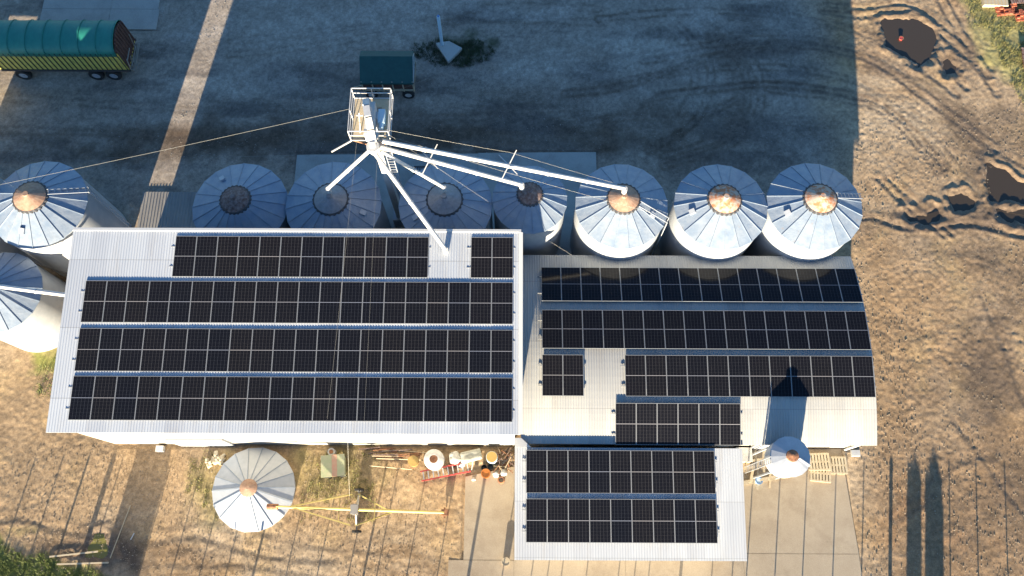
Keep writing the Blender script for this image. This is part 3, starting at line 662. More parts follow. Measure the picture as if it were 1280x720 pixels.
spout('grain_spout', (-6.95,20.2,10.6), (-3.91,19.73,7.3), .105, 'short spout down to the plain capped shaded bin')
spout('grain_spout', (-6.95,20.3,10.85), (.45,19.75,7.6), .12, 'long lower spout with a small bracket, ending at the spiky capped bin', .33)
spout('grain_spout', (-6.8,20.5,11.1), (6.19,19.58,7.55), .12, 'longest upper spout with a crossed bracket, ending at the tan capped sunlit bin', .50)
spout('grain_spout', (-29.2,14.3,6.0), (-23.5,13.6,5.9), .12, 'pale spout from the left edge bin into the large shed', None)
# wires
def wire(pts, label, r=.012, grp='guy wires of the elevator'):
    r *= .42
    o = MB().path(pts, r, 5).build('guy_wire', M['wire']); tag(o, label, 'wire', grp)
def sagw(a, b, s, n=10):
    a = Vector(a); b = Vector(b); return [tuple(a+(b-a)*k/n-Vector((0,0,4*s*(k/n)*(1-k/n)))) for k in range(n+1)]
wire(sagw((-8.5,22.3,11.3), (-46,16.6,6.0), .3), 'long thin wire running left from the elevator platform past the bins', .016)
wire(sagw((-8.2,20.9,10.8), (-9.5,6.8,6.9), .1), 'thin wire running down from the elevator over the large panel roof', .010)
wire(sagw((-7.1,20.6,10.8), (-7.6,6.5,6.9), .1), 'second thin wire over the large panel roof, right of the first', .008)
wire(sagw((-6.6,20.9,11.0), (7.6,18.4,7.0), .25), 'thin wire below the longest spout, ending near the tan capped bin', .012)
wire(sagw((-6.6,21.0,11.4), (-.2,20.5,9.95), .05)+sagw((-.2,20.5,9.95),(6.2,19.7,7.6),.05), 'stay cable strung above the longest spout', .012)
wire(sagw((-6.5,20.8,11.3), (3.4,16.9,4.2), .2), 'thin wire running down right to the arched roof edge', .010)
wire(sagw((-6.5,23.4,11.2), (-6.0,31.5,.1), .1), 'thin wire down to the shaded yard beside the farm wagon', .008)
wire([(-18.0,24.6,1.6),(-8.5,24.9,1.7)], 'thin low cable stretched behind the shaded bins', .014)
wire([(-26.5,24.7,1.2),(-24.0,24.75,1.2)], 'short low cable behind the leftmost whole bin', .014)
wire([(-8.7,6.3,5.5),(-9.0,3.3,2.3)], 'short wire from the shed wall to the yellow auger', .01)

# ------------------------------------------------------------ hopper bin in front of the arched shed
hb = thing('hopper_bin', 'small round hopper bin on legs in front of the arched shed', 'hopper bin', (14.7,5.25,0))
ringwall(MB(), .98, 3.6, 4.9, 40).build('tank', M['white'], hb, True)
MB().lathe([(.98,3.6),(.18,2.3),(.18,2.0)], 24).build('hopper_cone', M['galv'], hb, True)
rt = MB().lathe([(1.07,4.86),(1.07,4.93),(.30,5.22)], 18).build('roof', M['galv'], hb)
MB().lathe([(.32,5.19),(.32,5.34),(.05,5.40)], 16, closed=True).build('cap', M['rust'], hb)
mb = MB(); mb.tube((.35,-.1,5.2),(.95,-.45,4.98),.07); mb.build('vent_pipe', M['galv'], hb, True)
for k in range(4):
    a = PI/4+k*PI/2; x, y = math.cos(a)*1.0, math.sin(a)*1.0
    MB().bar((x*.93,y*.93,0),(x*.93,y*.93,3.7),.09,.09).build('leg', M['galv'], hb)
mb = MB()
for s in (-.17,.17): mb.bar((-1.1,s-.2,.1),(-1.1,s-.2,5.2),.04,.04)
for k in range(16): mb.bar((-1.1,-.37,.3+k*.31),(-1.1,-.03,.3+k*.31),.03,.03)
mb.build('ladder', M['galv'], hb)

# ------------------------------------------------------------ grain trailer
tr = thing('grain_trailer', 'long yellow grain trailer under a ribbed green tarp, top left of the yard', 'trailer', (-32.2,32.6,0))
Lx0, Lx1, yh = -6.6, 6.1, 1.22
def tp(mb, name, mat, sm=False, par=None): return mb.build(name, mat, par or tr, sm)
bd = MB(); bd.box(Lx0,Lx1,-yh,-yh+.06,1.25,3.0); bd.box(Lx0,Lx1,yh-.06,yh,1.25,3.0); bd.box(Lx0,Lx0+.06,-yh+.06,yh-.06,1.25,3.0); bd.box(Lx0,Lx1,-yh,yh,1.15,1.25)
bdo = tp(bd, 'body', M['yellow'])
st = MB()
for k in range(38): x = Lx0+.1+k*(Lx1-Lx0-.2)/37; st.box(x-.022,x+.022,-yh-.05,-yh-.001,1.2,3.0)
tp(st, 'side_stake', M['darkmetal'], par=bdo)
mb = MB(); mb.box(Lx0-.02,Lx1+.02,-yh-.07,-yh+.08,1.05,1.2); mb.box(Lx0-.02,Lx1+.02,yh-.08,yh+.07,1.05,1.2); mb.box(Lx0,Lx1,-.5,-.4,.75,1.1); mb.box(Lx0,Lx1,.4,.5,.75,1.1); tp(mb, 'chassis', M['darkmetal'])
# arched tarp, slightly sagging between bows
tv = []; tf = []; nu, nv = 66, 13
for i_ in range(nu):
    x = Lx0-.05+(Lx1-Lx0-.04)*i_/(nu-1); sg = .045*abs(math.sin(i_/(nu-1)*PI*11))
    for j_ in range(nv):
        a = PI*j_/(nv-1); yy = -math.cos(a)*(yh+.05); zz = 2.95+.80*math.sin(a)**.8-(sg if 0 < j_ < nv-1 else 0)
        tv.append((x, yy, zz-(.22 if j_ in (0, nv-1) else 0)))
for i_ in range(nu-1):
    for j_ in range(nv-1): a = i_*nv+j_; tf.append((a, a+1, a+nv+1, a+nv))
tmb = MB().add(tv, tf); to = tp(tmb, 'tarp', M['tarp'], True); sm_ = to.modifiers.new('thick', 'SOLIDIFY'); sm_.thickness = .02
for k in range(12):
    x = Lx0-.05+(Lx1-Lx0-.04)*k/11; pts = [(x, -math.cos(PI*j_/12)*(yh+.06), 2.97+.80*math.sin(PI*j_/12)**.8) for j_ in range(13)]
    tp(MB().path(pts, .022, 5), 'tarp_bow', M['tarp'], par=to)
hbm = MB(); hbm.box(Lx1-.1,Lx1,-yh+.02,yh-.02,1.25,3.05)
for k in range(9):
    y = -yh+.1+k*(2*yh-.2)/8; hbm.box(Lx1,Lx1+.05,y-.04,y+.04,1.2,3.0+.7*math.cos(y/yh*1.35))
for k in range(12):
    y = -1.1+k*.2; hbm.box(Lx1-.09,Lx1-.01,y-.1,y+.1,3.0,3.0+.68*math.cos(y/yh*1.3))
tp(hbm, 'headboard', M['darkwood'])
rk = MB(); rk.bar((Lx1+.15,-1.1,.9),(Lx1+.15,1.1,.9),.12,.12); rk.bar((Lx1+.05,-1.15,1.1),(Lx1+.3,-1.15,2.3),.05,.05); rk.bar((Lx1+.05,-.7,1.1),(Lx1+.35,-.7,2.0),.05,.05)
rk.bar((Lx1+.3,-1.2,2.2),(Lx1+.3,-.2,2.2),.05,.05); rk.bar((Lx1+.35,-1.2,1.6),(Lx1+.35,.4,1.6),.05,.05); rk.bar((Lx1+.05,-1.1,1.0),(Lx1+.5,-.5,1.0),.06,.06); rk.bar((Lx1+.1,.6,1.3),(Lx1+.3,.6,2.6),.04,.04)
tp(rk, 'front_rack', M['wire'])
def wheel(par, x, y, r=.5, w=.28, hub='galv'):
    t_ = MB(); prof = [(r*.55,-w/2),(r*.95,-w/2),(r,-w*.3),(r,w*.3),(r*.95,w/2),(r*.55,w/2)]
    t_.lathe(prof, 24); t_.v = [(x+a, y+c, r+b) for a, b, c in t_.v]
    wo = t_.build('wheel', M['rubber'], par, True)
    h = MB(); h.tube((x,y-w*.42,r),(x,y+w*.42,r), r*.56, 20); h.tube((x,y-w*.55,r),(x,y+w*.55,r), r*.2, 12); h.build('rim', M[hub], wo, True)
for x in (-5.0,-1.5,3.5,4.7):
    for y in (-1.12, 1.12): wheel(tr, x, y, .5, .32)
# ------------------------------------------------------------ farm wagon
wg_ = thing('farm_wagon', 'small wooden farm wagon under a dark green tarp in the shaded yard', 'wagon', (-8.45,31.0,0))
mb = MB(); mb.box(-1.72,1.72,-.98,.98,.85,.95)
for s in (-1,1): mb.box(-1.72,1.72,s*.98-.03,s*.98+.03,.95,1.05); mb.box(-1.72,1.72,s*.98-.03,s*.98+.03,1.75,1.95)
wb = mb.build('wagon_body', M['wood_pale'], wg_)
mb = MB()
for k in range(6): x = -1.7+k*.68; mb.box(x-.04,x+.04,-1.04,-.98,.85,2.0); mb.box(x-.04,x+.04,.98,1.04,.85,2.0)
mb.build('side_stake', M['wood_pale'], wg_)
mb = MB(); mb.box(-1.68,1.68,-.93,.93,.96,1.9); mb.build('load', M['darkwood'], wg_)
tv = [(-1.78,-1.1,1.95),(1.74,-1.1,1.95),(1.74,.45,2.75),(-1.78,.45,2.75),(1.74,1.08,2.45),(-1.78,1.08,2.45),(-1.78,1.12,1.9),(1.74,1.12,1.9),(-1.78,-1.1,1.8),(1.74,-1.1,1.8)]
tt = MB().add(tv, [(0,1,2,3),(3,2,4,5),(5,4,7,6),(8,9,1,0),(0,3,5,6,8),(1,9,7,4,2)]).build('tarp', M['tarp_dk'], wg_)
mb = MB(); mb.bar((1.76,-1.0,1.9),(1.76,.45,2.7),.05,.05); mb.bar((1.76,.45,2.7),(1.76,1.0,2.3),.05,.05); mb.bar((1.76,-1.0,1.9),(1.76,1.0,1.9),.05,.05); mb.build('end_frame', M['white'], wg_)
for x in (-1.25, 1.25):
    for y in (-.95, .95): wheel(wg_, x, y, .42, .22, 'white')
MB().bar((-1.7,-.3,.6),(-2.5,-.5,.5),.06,.06).build('drawbar', M['wood_pale'], wg_)
# ------------------------------------------------------------ post on a kite-shaped plinth
pp = thing('plinth_post', 'pale blue post standing on a kite shaped concrete plinth among weeds', 'post', (-4.7,33.8,0))
k_ = [(-.80,.45),(.12,.62),(1.05,.05),(.12,-1.08)]
MB().prism(k_, -.05, .32).build('plinth', M['conc_grey'], pp)
MB().tube((-.35,.30,.3),(-.35,.30,3.4),.11,10).build('shaft', M['blue_white'], pp, True)
MB().tube((-.35,.30,3.4),(-.35,.30,3.5),.07,10).build('post_cap', M['blue'], pp, True)

# ------------------------------------------------------------ yellow auger
au = thing('grain_auger', 'long yellow grain auger on a cable truss lying beside the cone roof', 'auger', (-9.3,2.65,0))
A0, A1 = Vector((-4.1,.10,1.75)), Vector((5.4,-.10,.45))
mb = MB(); mb.tube(A0, A1, .085, 12); mb.build('auger_tube', M['yellow_paint'], au, True)
MB().tube(A0+Vector((-.25,0,0)), A0+Vector((.35,0,0)), .16, 12).build('discharge_head', M['rust'], au, True)
mb = MB(); mb.tube(A0+Vector((.3,.0,.22)), A1+Vector((-.1,0,.22)), .035, 8); mb.build('drive_shaft', M['yellow_paint'], au, True)
mb = MB(); mid = (A0+A1)/2
pN = mid+Vector((-.4,.85,.1)); pS = mid+Vector((-.4,-.85,.1)); pN2 = mid+Vector((-.1,.85,.1)); pS2 = mid+Vector((-.1,-.85,.1))
for q in ((A0+Vector((1.0,0,0)), pN), (A0+Vector((1.0,0,0)), pS), (pN2, A1+Vector((-3.0,0,0))), (pS2, A1+Vector((-3.0,0,0)))): mb.bar(q[0], q[1], .075, .075)
for dx in (-1.1, .9): mb.bar(mid+Vector((dx,.62,.1)), mid+Vector((dx,-.62,.1)), .04, .04)
mb.build('truss', M['yellow_paint'], au)
mb = MB(); mb.bar(mid+Vector((-.2,-1.15,-.75)), mid+Vector((-.2,1.15,-.75)), .07, .07)
for s in (-1,1): mb.bar(mid+Vector((-.2,s*1.0,-.75)), mid+Vector((-.2,0,.0)), .05, .05)
mb.build('axle', M['wire'], au)
for s in (-1,1):
    t_ = MB(); t_.lathe([(.15,-.07),(.27,-.07),(.28,0),(.27,.07),(.15,.07)], 18); c0 = mid+Vector((-.2,s*1.15,0)); t_.v = [(c0.x+a, c0.y+c, .28+b) for a, b, c in t_.v]
    w_ = t_.build('wheel', M['rubber'], au, True); MB().tube((c0.x,c0.y-.06,.28),(c0.x,c0.y+.06,.28),.15,12).build('rim', M['white'], w_, True)
mb = MB(); mb.obox(tuple(mid+Vector((-.2,0,.28))), (.42,.5,.3)); mb.tube(mid+Vector((-.2,-.3,.3)), mid+Vector((-.2,.3,.3)), .13, 10); mb.build('motor', M['roof_d'], au)
mb = MB(); mb.obox(tuple(A1+Vector((.05,0,-.1))), (.4,.35,.3)); mb.bar(A1+Vector((0,-.3,-.3)), A1+Vector((0,.3,-.3)), .06, .06); mb.build('intake', M['rust'], au)

# ------------------------------------------------------------ small things along the wall
ct = thing('feed_cart', 'small box cart with faded green and red lid by the shed wall', 'cart', (-10.35,5.1,0), R(5))
MB().box(-.62,.62,-.55,.55,.3,.92).build('box_body', M['green_faded'], ct)
mb = MB(); mb.box(-.68,-.05,-.62,.62,.92,.97); mb.box(.25,.68,-.62,.62,.92,.97); mb.build('lid', M['green_faded'], ct)
MB().box(-.05,.25,-.62,.62,.92,.98).build('lid_stripe', M['pink_faded'], ct)
for x in (-.45,.45): 
    MB().tube((x,-.58,.2),(x,-.50,.2),.2,14).build('wheel', M['rubber'], ct, True); MB().tube((x,.50,.2),(x,.58,.2),.2,14).build('wheel', M['rubber'], ct, True)
t = thing('feed_drum', 'ochre round drum lid standing on the soil by the wall', 'drum', (-5.8,5.45,0)); MB().tube((0,0,0),(0,0,.42),.30,20).build('drum_body', M['ochre'], t, True); MB().tube((0,0,.42),(0,0,.46),.31,20).build('lid', M['ochre'], t, True)
t = thing('water_tank', 'round white tank with a rusty open top by the wall', 'tank', (-4.55,5.5,0))
MB().lathe([(.58,0),(.58,.85),(.52,.9),(.30,.98)], 30).build('tank_body', M['white'], t, True); MB().lathe([(.34,.94),(.34,1.0),(.24,1.02),(.24,.94)], 20).build('rim', M['white'], t, True)
MB().tube((0,0,.80),(0,0,.93),.27,18).build('rusty_cover', M['rust'], t, True)
def blob(name, c, sz, mat, label, cat, seed=1, rz=0, parent=None, group=None):
    import bmesh
    bm = bmesh.new(); bmesh.ops.create_icosphere(bm, subdivisions=3, radius=1); rd = random.Random(seed)
    ph = [rd.uniform(0, 6) for _ in range(6)]
    for v in bm.verts:
        p = v.co; k = 1+.14*math.sin(p.x*4+ph[0])+.12*math.sin(p.y*5+ph[1])+.10*math.sin(p.z*6+ph[2]+p.x*3)
        q = 1.35 if abs(p.x) < .7 else 1.0
        v.co = Vector((max(-.85, min(.85, p.x*k))*sz[0], max(-.85, min(.85, p.y*k))*sz[1], max(-.6, p.z*k)*sz[2]))
    me = bpy.data.meshes.new(name); bm.to_mesh(me); bm.free(); me.materials.append(mat)
    me.polygons.foreach_set('use_smooth', [True]*len(me.polygons))
    o = bpy.data.objects.new(name, me); COL.objects.link(o); o.location = c; o.rotation_euler = (0,0,rz)
    return tag(o, label, cat, group)
blob('grain_sack', (-3.35,5.65,.22), (.42,.42,.33), M['sack'], 'full white sack lying between the white tank and the grey canvas', 'sack', 3, .3)
blob('grain_sack', (-2.95,5.25,.12), (.34,.16,.2), M['sack'], 'small slack white sack on the front edge of the canvas', 'sack', 4, .5)
blob('canvas_bundle', (-2.45,5.75,.25), (.75,.38,.36), M['canvas'], 'grey crumpled canvas bundle against the shed wall', 'canvas', 5, .25)
ld = thing('steel_ladder', 'red ladder frame with pale rungs lying on the soil', 'ladder', (-3.9,4.88,0), math.atan2(.55,2.75))
for s in (-1,1): MB().bar((-1.45,s*.27,.22),(1.45,s*.27,.22),.07,.14).build('side_rail', M['red_paint'], ld)
for k in range(10): MB().bar((-1.3+k*.29,-.26,.24),(-1.3+k*.29,.26,.24),.06,.05).build('rung', M['white'], ld)
MB().bar((1.5,-.2,.1),(1.7,.35,.3),.05,.05).build('end_brace', M['white'], ld)
t = thing('steel_drum', 'blue and white drum with a tan lid against the wall', 'drum', (-1.2,5.65,0)); MB().tube((0,0,0),(0,0,.85),.33,24).build('drum_body', M['blue_white'], t, True); MB().tube((0,0,.85),(0,0,.88),.31,24).build('lid', M['ochre'], t, True)
for (x, y), lb in (((-1.65,5.1),'black tub on the concrete just left of the blue drum'), ((-1.28,5.15),'black tub directly in front of the blue drum')):
    t = thing('plastic_tub', lb, 'tub', (x,y,.03)); MB().lathe([(.14,0),(.18,.3),(.16,.3),(.13,.03)], 18, closed=False).build('tub_body', M['black'], t, True); MB().tube((0,0,.01),(0,0,.05),.13,14).build('base', M['black'], t)
t = thing('orange_drum', 'short orange drum on the concrete below the blue drum', 'drum', (-1.55,4.75,.03)); MB().tube((0,0,0),(0,0,.38),.26,20).build('drum_body', M['orange'], t, True); MB().lathe([(.26,.38),(.28,.39),(.28,.42),(.22,.42),(.22,.38)],20).build('rim', M['orange'], t, True)
blob('plastic_bag', (-.95,4.72,.12), (.24,.18,.18), M['white'], 'white plastic bag right of the orange drum', 'bag', 8)
blob('plastic_bag', (-.5,4.82,.14), (.22,.22,.2), M['white'], 'rightmost white plastic bag, beside the front shed', 'bag', 9)
blob('plastic_bag', (-2.25,4.45,.10), (.14,.12,.12), M['sack'], 'small pale bag on the soil below the red ladder', 'bag', 10)
t = thing('cable_coil', 'brown coil of cable on the concrete below the white bags', 'coil', (-.65,4.42,.03))
mb = MB(); 
for q in range(3): mb.path([(math.cos(2*PI*k/16)*(.2-.02*q), math.sin(2*PI*k/16)*(.2-.02*q), .03+.04*q) for k in range(17)], .025, 5)
mb.build('cable_loop', M['rust'], t)
rd = random.Random(5)
for k in range(46):
    x, y = rd.uniform(-.95,.02), rd.uniform(4.9,6.2); a = rd.uniform(0,PI); l = rd.uniform(.25,.75); z = rd.uniform(.06,.4)
    o = MB().bar((-l/2,0,0),(l/2,0,rd.uniform(-.08,.08)),.035,.035).build('scrap_bar', M[rd.choice(['rust','rust','darkrust','darkmetal','wood'])]); o.location = (x,y,z); o.rotation_euler = (0,0,a)
    tag(o, 'short rusty bar in the scrap heap at the corner of the two sheds', 'scrap', 'scrap bars heaped at the shed corner')
for k in range(14):
    x = rd.uniform(-8.5,-5.2); y = rd.uniform(5.75,6.25); l = rd.uniform(.5,1.9)
    o = MB().bar((-l/2,0,.0),(l/2,0,0),.05,.05).build('rusty_pipe', M[rd.choice(['rust','rust','wood','darkrust'])]); o.location = (x,y,rd.uniform(.04,.16)); o.rotation_euler = (0,0,rd.uniform(-.12,.12))
    tag(o, 'rusty pipe lying along the foot of the large shed wall', 'pipe', 'pipes along the shed wall')
for (xa, ya, xb, yb), lb in (((-8.4,5.2,-5.9,5.0),'long thin pole lying left of the ochre drum'), ((-8.0,5.62,-5.4,5.55),'thin pole lying just behind the ochre drum'), ((-6.9,6.1,-4.9,5.95),'pole lying from the wall towards the white tank')):
    o = MB().tube((xa,ya,.08),(xb,yb,.08),.03,6).build('wooden_pole', M['wood']); tag(o, lb, 'pole', 'poles by the wall')
t = thing('water_heater', 'small white cylinder behind the feed cart against the wall', 'tank', (-10.6,5.95,0)); MB().tube((0,0,0),(0,0,.5),.22,18).build('tank_body', M['white'], t, True); MB().tube((0,0,.5),(0,0,.56),.12,12).build('lid', M['rust'], t, True)
t = thing('utility_box', 'small white square box at the foot of the large shed wall', 'box', (-20.75,6.1,0)); MB().box(-.2,.2,-.16,.16,0,.3).build('box_body', M['white'], t); MB().box(-.22,.22,-.18,.18,.3,.33).build('lid', M['white'], t)
# pale stone heap by the cone
rd = random.Random(9)
for k in range(16):
    a = rd.uniform(0,2*PI); r_ = rd.uniform(0,.6)
    blob('rubble_stone', (-17.35+r_*1.1*math.cos(a), 5.45+r_*math.sin(a), .08), (rd.uniform(.12,.26),rd.uniform(.1,.22),rd.uniform(.1,.18)), M['wood_pale'], 'pale broken stone in the small heap left of the cone roof', 'stone', 20+k, a, None, 'stones heaped left of the cone roof')
# around the hopper bin: pallets, planks, crate
pl = thing('wooden_pallet', 'x', 'pallet')
for k in range(7): MB().box(-.6+k*.18,-.6+k*.18+.12,-.5,.5,.11,.135).build('deck_board', M['wood_pale'], pl)
for y in (-.45,0,.45): MB().box(-.6,.6,y-.05,y+.05,.0,.11).build('bearer', M['wood_pale'], pl)
ptr = tree_of(pl)
PL = [((17.95,5.55,.03),.05,'left pale pallet below the arched roof, lowest of its stack'), ((17.97,5.53,.17),.03,'left pale pallet below the arched roof, top of its stack'), ((19.0,5.35,.03),0,'rightmost pale pallet on the lane below the arched roof'), ((18.0,4.9,.03),-.1,'pale pallet lying in front of the stacked pair')]
for k, (loc, rz, lb) in enumerate(PL):
    o = pl if k == 0 else copy_tree(pl, ptr); o.location = loc; o.rotation_euler = (0,0,rz); tag(o, lb, 'pallet', 'pallets by the hopper bin')
for k in range(12):
    x, y = rd.uniform(13.3,15.6), rd.uniform(4.5,5.9); l = rd.uniform(.8,1.8)
    o = MB().box(-l/2,l/2,-.06,.06,0,.04).build('loose_plank', M[rd.choice(['wood','wood_pale','wood'])]); o.location = (x,y,.05+.045*k); o.rotation_euler = (0,rd.uniform(-.03,.03),rd.choice([1.25,1.35,.15,.25,1.45]))
    tag(o, 'loose plank in the timber pile under the hopper bin', 'plank', 'planks under the hopper bin')
o = MB().box(-1.5,1.5,-.12,.12,0,.06).build('long_board', M['wood_pale']); o.location = (14.9,4.55,.05); o.rotation_euler = (0,0,.16); tag(o, 'long pale board lying in front of the timber pile', 'board')
t = thing('paint_bucket', 'blue and white bucket beside the long pale board', 'bucket', (14.3,4.42,.03)); MB().lathe([(.16,0),(.2,.34)],18,closed=True).build('bucket_body', M['blue_white'], t, True); MB().lathe([(.21,.32),(.21,.36),(.17,.36)],18).build('rim', M['blue'], t, True)
t = thing('block_stack', 'pale block plinth at the left edge of the arched shed front', 'crate', (13.45,5.85,0)); MB().box(-.45,.45,-.38,.4,0,.75).build('crate_body', M['wood_pale'], t); MB().box(-.47,.47,-.4,.42,.75,.8).build('lid', M['white'], t)
t = thing('downpipe_hopper', 'brown bucket on the concrete at the left foot of the front shed', 'bucket', (-.35,-.1,.03)); MB().lathe([(.18,0),(.24,.32)],16,closed=True).build('bucket_body', M['wood'], t, True); MB().lathe([(.25,.3),(.25,.34),(.2,.34)],16).build('rim', M['wood'], t, True)
# screw conveyor and dark box between the left bins
t = thing('screw_conveyor', 'grey covered conveyor between the two bins at the left edge', 'conveyor', (-29,17.0,0))
MB().bar((-3.2,1.35,2.0),(2.3,-.5,1.2),.42,.35).build('trough', M['roof_d'], t)
for x, y, z in ((-1.5,.78,1.6),(1.2,-.14,1.2)): MB().bar((x,y,0),(x,y,z),.08,.08).build('leg', M['darkmetal'], t)
t = thing('control_box', 'black box between the left bins beside dry straw', 'box', (-26.0,16.2,0), -.55); MB().box(-.5,.5,-.35,.35,0,.9).build('cabinet', M['black'], t); MB().box(-.53,.53,-.38,.38,.9,.94).build('lid', M['black'], t)
# brick stacks, sheets top right
rd = random.Random(2)
for (x, y, nx_, ny_, lb) in ((35.0,37.35,3,2,'low stack of red bricks at the top right corner'), (36.3,36.9,4,2,'larger spread of red bricks at the right edge'),):
    t = thing('brick_stack', lb, 'bricks', (x,y,0), .1, 'brick stacks'); mb = MB()
    for i_ in range(nx_*2):
        for j_ in range(ny_*3):
            for q in range(rd.choice([1,2,3])): mb.obox((-.5+i_*.26+rd.uniform(-.03,.03), -.35+j_*.15, .06+q*.08), (.23,.11,.07), rd.uniform(-.2,.2))
    mb.build('brick_course', M['brick'], t)
t = thing('rubble_crate', 'pale slatted crate at the top right corner', 'crate', (34.4,38.1,0), -.05)
for k in range(7): MB().box(-.85+k*.25,-.85+k*.25+.17,-.5,.5,.3,.34).build('slat', M['wood_pale'], t)
MB().box(-.88,.85,-.48,.48,0,.3).build('crate_body', M['wood'], t)
for (x, y, l, rz, lb) in ((36.3,38.2,1.6,.05,'rusty sheet in the top right corner'), (35.75,33.3,1.6,1.5,'rusty sheet lying upright along the right edge')):
    t = thing('rusty_sheet', lb, 'metal sheet', (x,y,0), rz, 'rusty sheets'); corrugated(MB(), -l/2, l/2, [-.35, .35], lambda y: .25, .16, .03, .02).build('sheet', M['darkrust'], t); MB().box(-l/2+.1,l/2-.1,-.25,.25,0,.19).build('support', M['rust'], t)
t = thing('floating_tub', 'small red tub lying in the largest puddle', 'tub', (27.3,35.0,-.08)); MB().lathe([(.12,0),(.15,.14),(.13,.14)],14,closed=True).build('tub_body', M['red_paint'], t, True); MB().lathe([(.15,.13),(.17,.15),(.12,.15)],14).build('rim', M['rust'], t, True)
# stepping boards beside the puddle, lower left
for (xa, ya, xb, yb, lb) in ((-26.2,.05,-23.5,.35,'upper of two pale boards beside the green puddle'), (-25.7,-.35,-22.8,-.25,'lower of two pale boards beside the green puddle'), (-22.75,.0,-22.05,2.9,'thin pale strip lying in the broad shadow')):
    o = MB().bar((xa,ya,.07),(xb,yb,.07),.04 if xa > -23 else .09,.04).build('loose_board', M['wood']); tag(o, lb, 'board', 'boards by the green puddle')
# white parts
o = MB().tube((-21.75,1.0,.06),(-21.6,1.35,.08),.03,6).build('white_stick', M['white']); tag(o, 'short white stick lying in the broad shadow', 'stick')

# ------------------------------------------------------------ fence south of the frame (its shadows lie across the yard)
fp = thing('fence_post', 'x', 'fence post')
MB().box(-.028,.028,-.028,.028,-.1,1.50).build('post', M['wood'], fp); MB().obox((0,0,1.52),(.07,.07,.04)).build('post_cap', M['wood'], fp); ftr = tree_of(fp)
thin = [-29.1,-27.5,-23.95,-21.0,-19.19,-17.59,-16.1,-12.71,-10.95,-9.2,-7.6,-5.91,-4.19,-.54,1.1,2.0,2.8,4.2,6.0,6.9,7.7,11.25,12.4,13.2,14.8,16.35,18.05,19.69,22.3,24.69,26.27,27.93]
ORD2 = ORD+['twenty-'+q for q in ORD[:9]]+['thirtieth','thirty-first','thirty-second','thirty-third']
for k, x in enumerate(thin):
    o = fp if k == 0 else copy_tree(fp, ftr); o.location = (x-.44,-3.55,0); o.rotation_euler = (R(rd.uniform(-1,1)),R(rd.uniform(-.8,.8)),0); tag(o, 'thin wooden fence post, %s from the left in the row below the photo edge' % ORD2[k], 'fence post', 'thin fence posts')
for k, (x, w_) in enumerate([(-25.95,.12),(-24.5,.28),(-14.56,.13),(-8.34,.13),(-2.43,.17),(9.5,.17),(21.31,.2)]):
    t = thing('strainer_post', 'thick round strainer post, %s from the left of the seven below the photo edge' % ORD[k], 'fence post', (x-.44,-3.5,0), 0, 'thick strainer posts'); MB().tube((0,0,-.1),(0,0,1.52),w_/2,12).build('post', M['wood'], t, True); MB().tube((0,0,1.52),(0,0,1.56),w_/2*.7,12).build('post_cap', M['darkwood'], t, True)
ht = thing('tool_hut', 'small flat block hut standing below the photo edge at the left', 'hut', (-23.1,-6.8,0))
MB().box(-.97,.97,-.8,.8,-.05,1.95).build('wall', M['hut'], ht); MB().box(-1.0,1.0,-.9,.9,1.95,2.03).build('roof', M['roof_d'], ht); MB().box(-.4,.4,-.84,-.8,0,1.8).build('door', M['wood'], ht)
def foliage(mb, rd, n, pos, size, flat=.5):
    for _ in range(n):
        p = Vector(pos(rd)); s = size*rd.uniform(.5,1.3); a = rd.uniform(0,2*PI); t_ = rd.uniform(-1,1)*flat
        u = Vector((math.cos(a), math.sin(a), t_))*s; v = Vector((-math.sin(a)*.5, math.cos(a)*.5, rd.uniform(.2,1)))*s*.8
        mb.add([p-u*.5, p+u*.5, p+v], [(0,1,2)])
    return mb
for x, r_, lb in ((21.05,.40,'left of two columnar cypresses below the photo edge'), (22.2,.50,'right of two columnar cypresses below the photo edge')):
    t = thing('cypress_tree', lb, 'tree', (x,-11,0), 0, 'columnar cypresses')
    def ps(rd, r_=r_):
        a = rd.uniform(0,2*PI); q = r_*math.sqrt(rd.random()); top_ = 2.35+.55*abs(math.sin(3.1*a+7*q/r_))*(1-.5*q/r_); h = rd.uniform(.1, top_); return (q*math.cos(a), q*math.sin(a), h)
    foliage(MB(), rd, 7000, ps, .15).build('crown', M['leaf_dk'], t); MB().tube((0,0,-.1),(0,0,2.4),.07,8,.02).build('trunk', M['darkwood'], t)

# ------------------------------------------------------------ grass, weeds, straw, pebbles
def blades(mb, rd, x, y, n, h, spread):
    for _ in range(n):
        a = rd.uniform(0,2*PI); px, py = x+rd.gauss(0,spread), y+rd.gauss(0,spread); hh = h*rd.uniform(.4,1.2); ln = hh*rd.uniform(.3,1.1); w_ = .018
        mb.add([(px-math.sin(a)*w_, py+math.cos(a)*w_, -.03), (px+math.sin(a)*w_, py-math.cos(a)*w_, -.03), (px+math.cos(a)*ln, py+math.sin(a)*ln, hh)], [(0,1,2)])
def patch(name, label, boxes, n, h, mat, inside):
    mb = MB(); c = 0; tries = 0
    while c < n and tries < n*30:
        tries += 1; x0, x1, y0, y1 = boxes; x, y = rd.uniform(x0,x1), rd.uniform(y0,y1)
        if not inside(x, y): continue
        blades(mb, rd, x, y, 7, h, .07); c += 1
    tag(mb.build(name, M[mat]), label, 'grass', kind='stuff')
def fnp(x, y, s, seed): return float(fbm(np.array([x]), np.array([y]), s, 3, seed)[0])
patch('green_grass', 'short green grass in the lower left corner', (-32,-22.3,-5,1.3), 2600, .13, 'leaf', lambda x, y: y < .45+(-29-x)*.25*-1*.0-(max(0, x+28))*.28+.6*fnp(x,y,1.5,83))
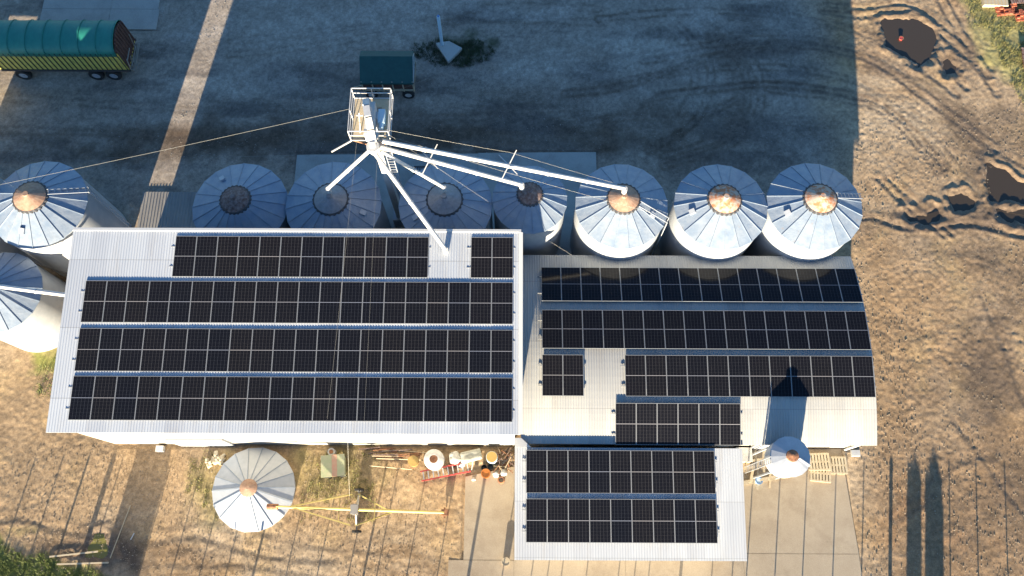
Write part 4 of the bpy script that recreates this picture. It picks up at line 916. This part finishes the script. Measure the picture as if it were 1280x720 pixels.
patch('dry_grass', 'dry yellow grass along the right edge', (32.3,39,28,39.5), 2600, .12, 'leaf_dry', lambda x, y: (x > 32.7 and y > 34.5 or x > 33.2+(34-y)*.4) and fnp(x,y,1.4,5) > -.15)
patch('yard_weeds', 'dark weeds around the plinth post', (-7.2,-1.3,32.2,35.1), 700, .18, 'leaf_dk', lambda x, y: math.hypot((x+4.2)/2.7,(y-33.7)/1.1) < 1+.5*fnp(x,y,.8,6))
patch('wall_weeds', 'weeds growing beside the cone roof and cart', (-19,-8,2,6), 420, .12, 'leaf_dry', lambda x, y: math.hypot(x+14.93,y-3.8) > 2.6 and (fnp(x,y,1.2,9) > .12))
patch('west_grass', 'bright grass at the corner of the shed by the left bins', (-29,-24.2,9.2,12), 260, .15, 'leaf', lambda x, y: math.hypot(x+28.72,y-14) > 2.5)
patch('straw_tufts', 'dry straw tufts between the left bins', (-26.2,-24.0,13.6,16.6), 500, .3, 'straw', lambda x, y: abs((y-15.2)+(x+25.0)*.8) < .6)
def pebbles(n, box, inside, label, smin, smax, mat):
    smax *= .62
    mb = MB(); c = 0
    while c < n:
        x, y = rd.uniform(box[0],box[1]), rd.uniform(box[2],box[3])
        if not inside(x, y): continue
        s = smin+(smax-smin)*rd.random()**3; a = rd.uniform(0,PI); z = s*.3; sx, sy = s*rd.uniform(.7,1.2), s*rd.uniform(.5,.9); ca, sa = math.cos(a), math.sin(a)
        vs = [(x+ca*sx,y+sa*sx,z),(x-sa*sy,y+ca*sy,z*1.2),(x-ca*sx,y-sa*sx,z),(x+sa*sy,y-ca*sy,z*.8),(x+rd.uniform(-.2,.2)*s,y+rd.uniform(-.2,.2)*s,z+s*.55),(x,y,-s*.3)]
        mb.add(vs, [(0,1,4),(1,2,4),(2,3,4),(3,0,4),(1,0,5),(2,1,5),(3,2,5),(0,3,5)]); c += 1
    tag(mb.build('pebbles', M[mat]), label, 'gravel', kind='stuff')
z_ok = lambda x, y: all(math.hypot(x-sum(p[0] for p in q)/len(q), y-sum(p[1] for p in q)/len(q)) > 1.9 for q, _ in PUD)
offc = lambda x, y: not (-2.7 < x < 19.6 and y < 6.5) and math.hypot(x+14.93, y-3.8) > 2.5
pebbles(14000, (-31,-2.8,-2,6.3), lambda x, y: offc(x,y) and fnp(x,y,2.2,12) > -.3-.25*(y > 2), 'loose pebbles on the soil below the large shed', .012, .07, 'pebble')
pebbles(7000, (-34,19.8,24.5,38.5), lambda x, y: fnp(x,y,2.8,17) > -.2, 'loose gravel on the shaded yard', .015, .075, 'gravel_grey')
pebbles(11000, (19.9,36,-2,30), lambda x, y: fnp(x,y,2.2,15) > -.35 and z_ok(x,y), 'loose clods and pebbles on the open soil at the right', .015, .09, 'pebble')

print('objects', len(bpy.data.objects))
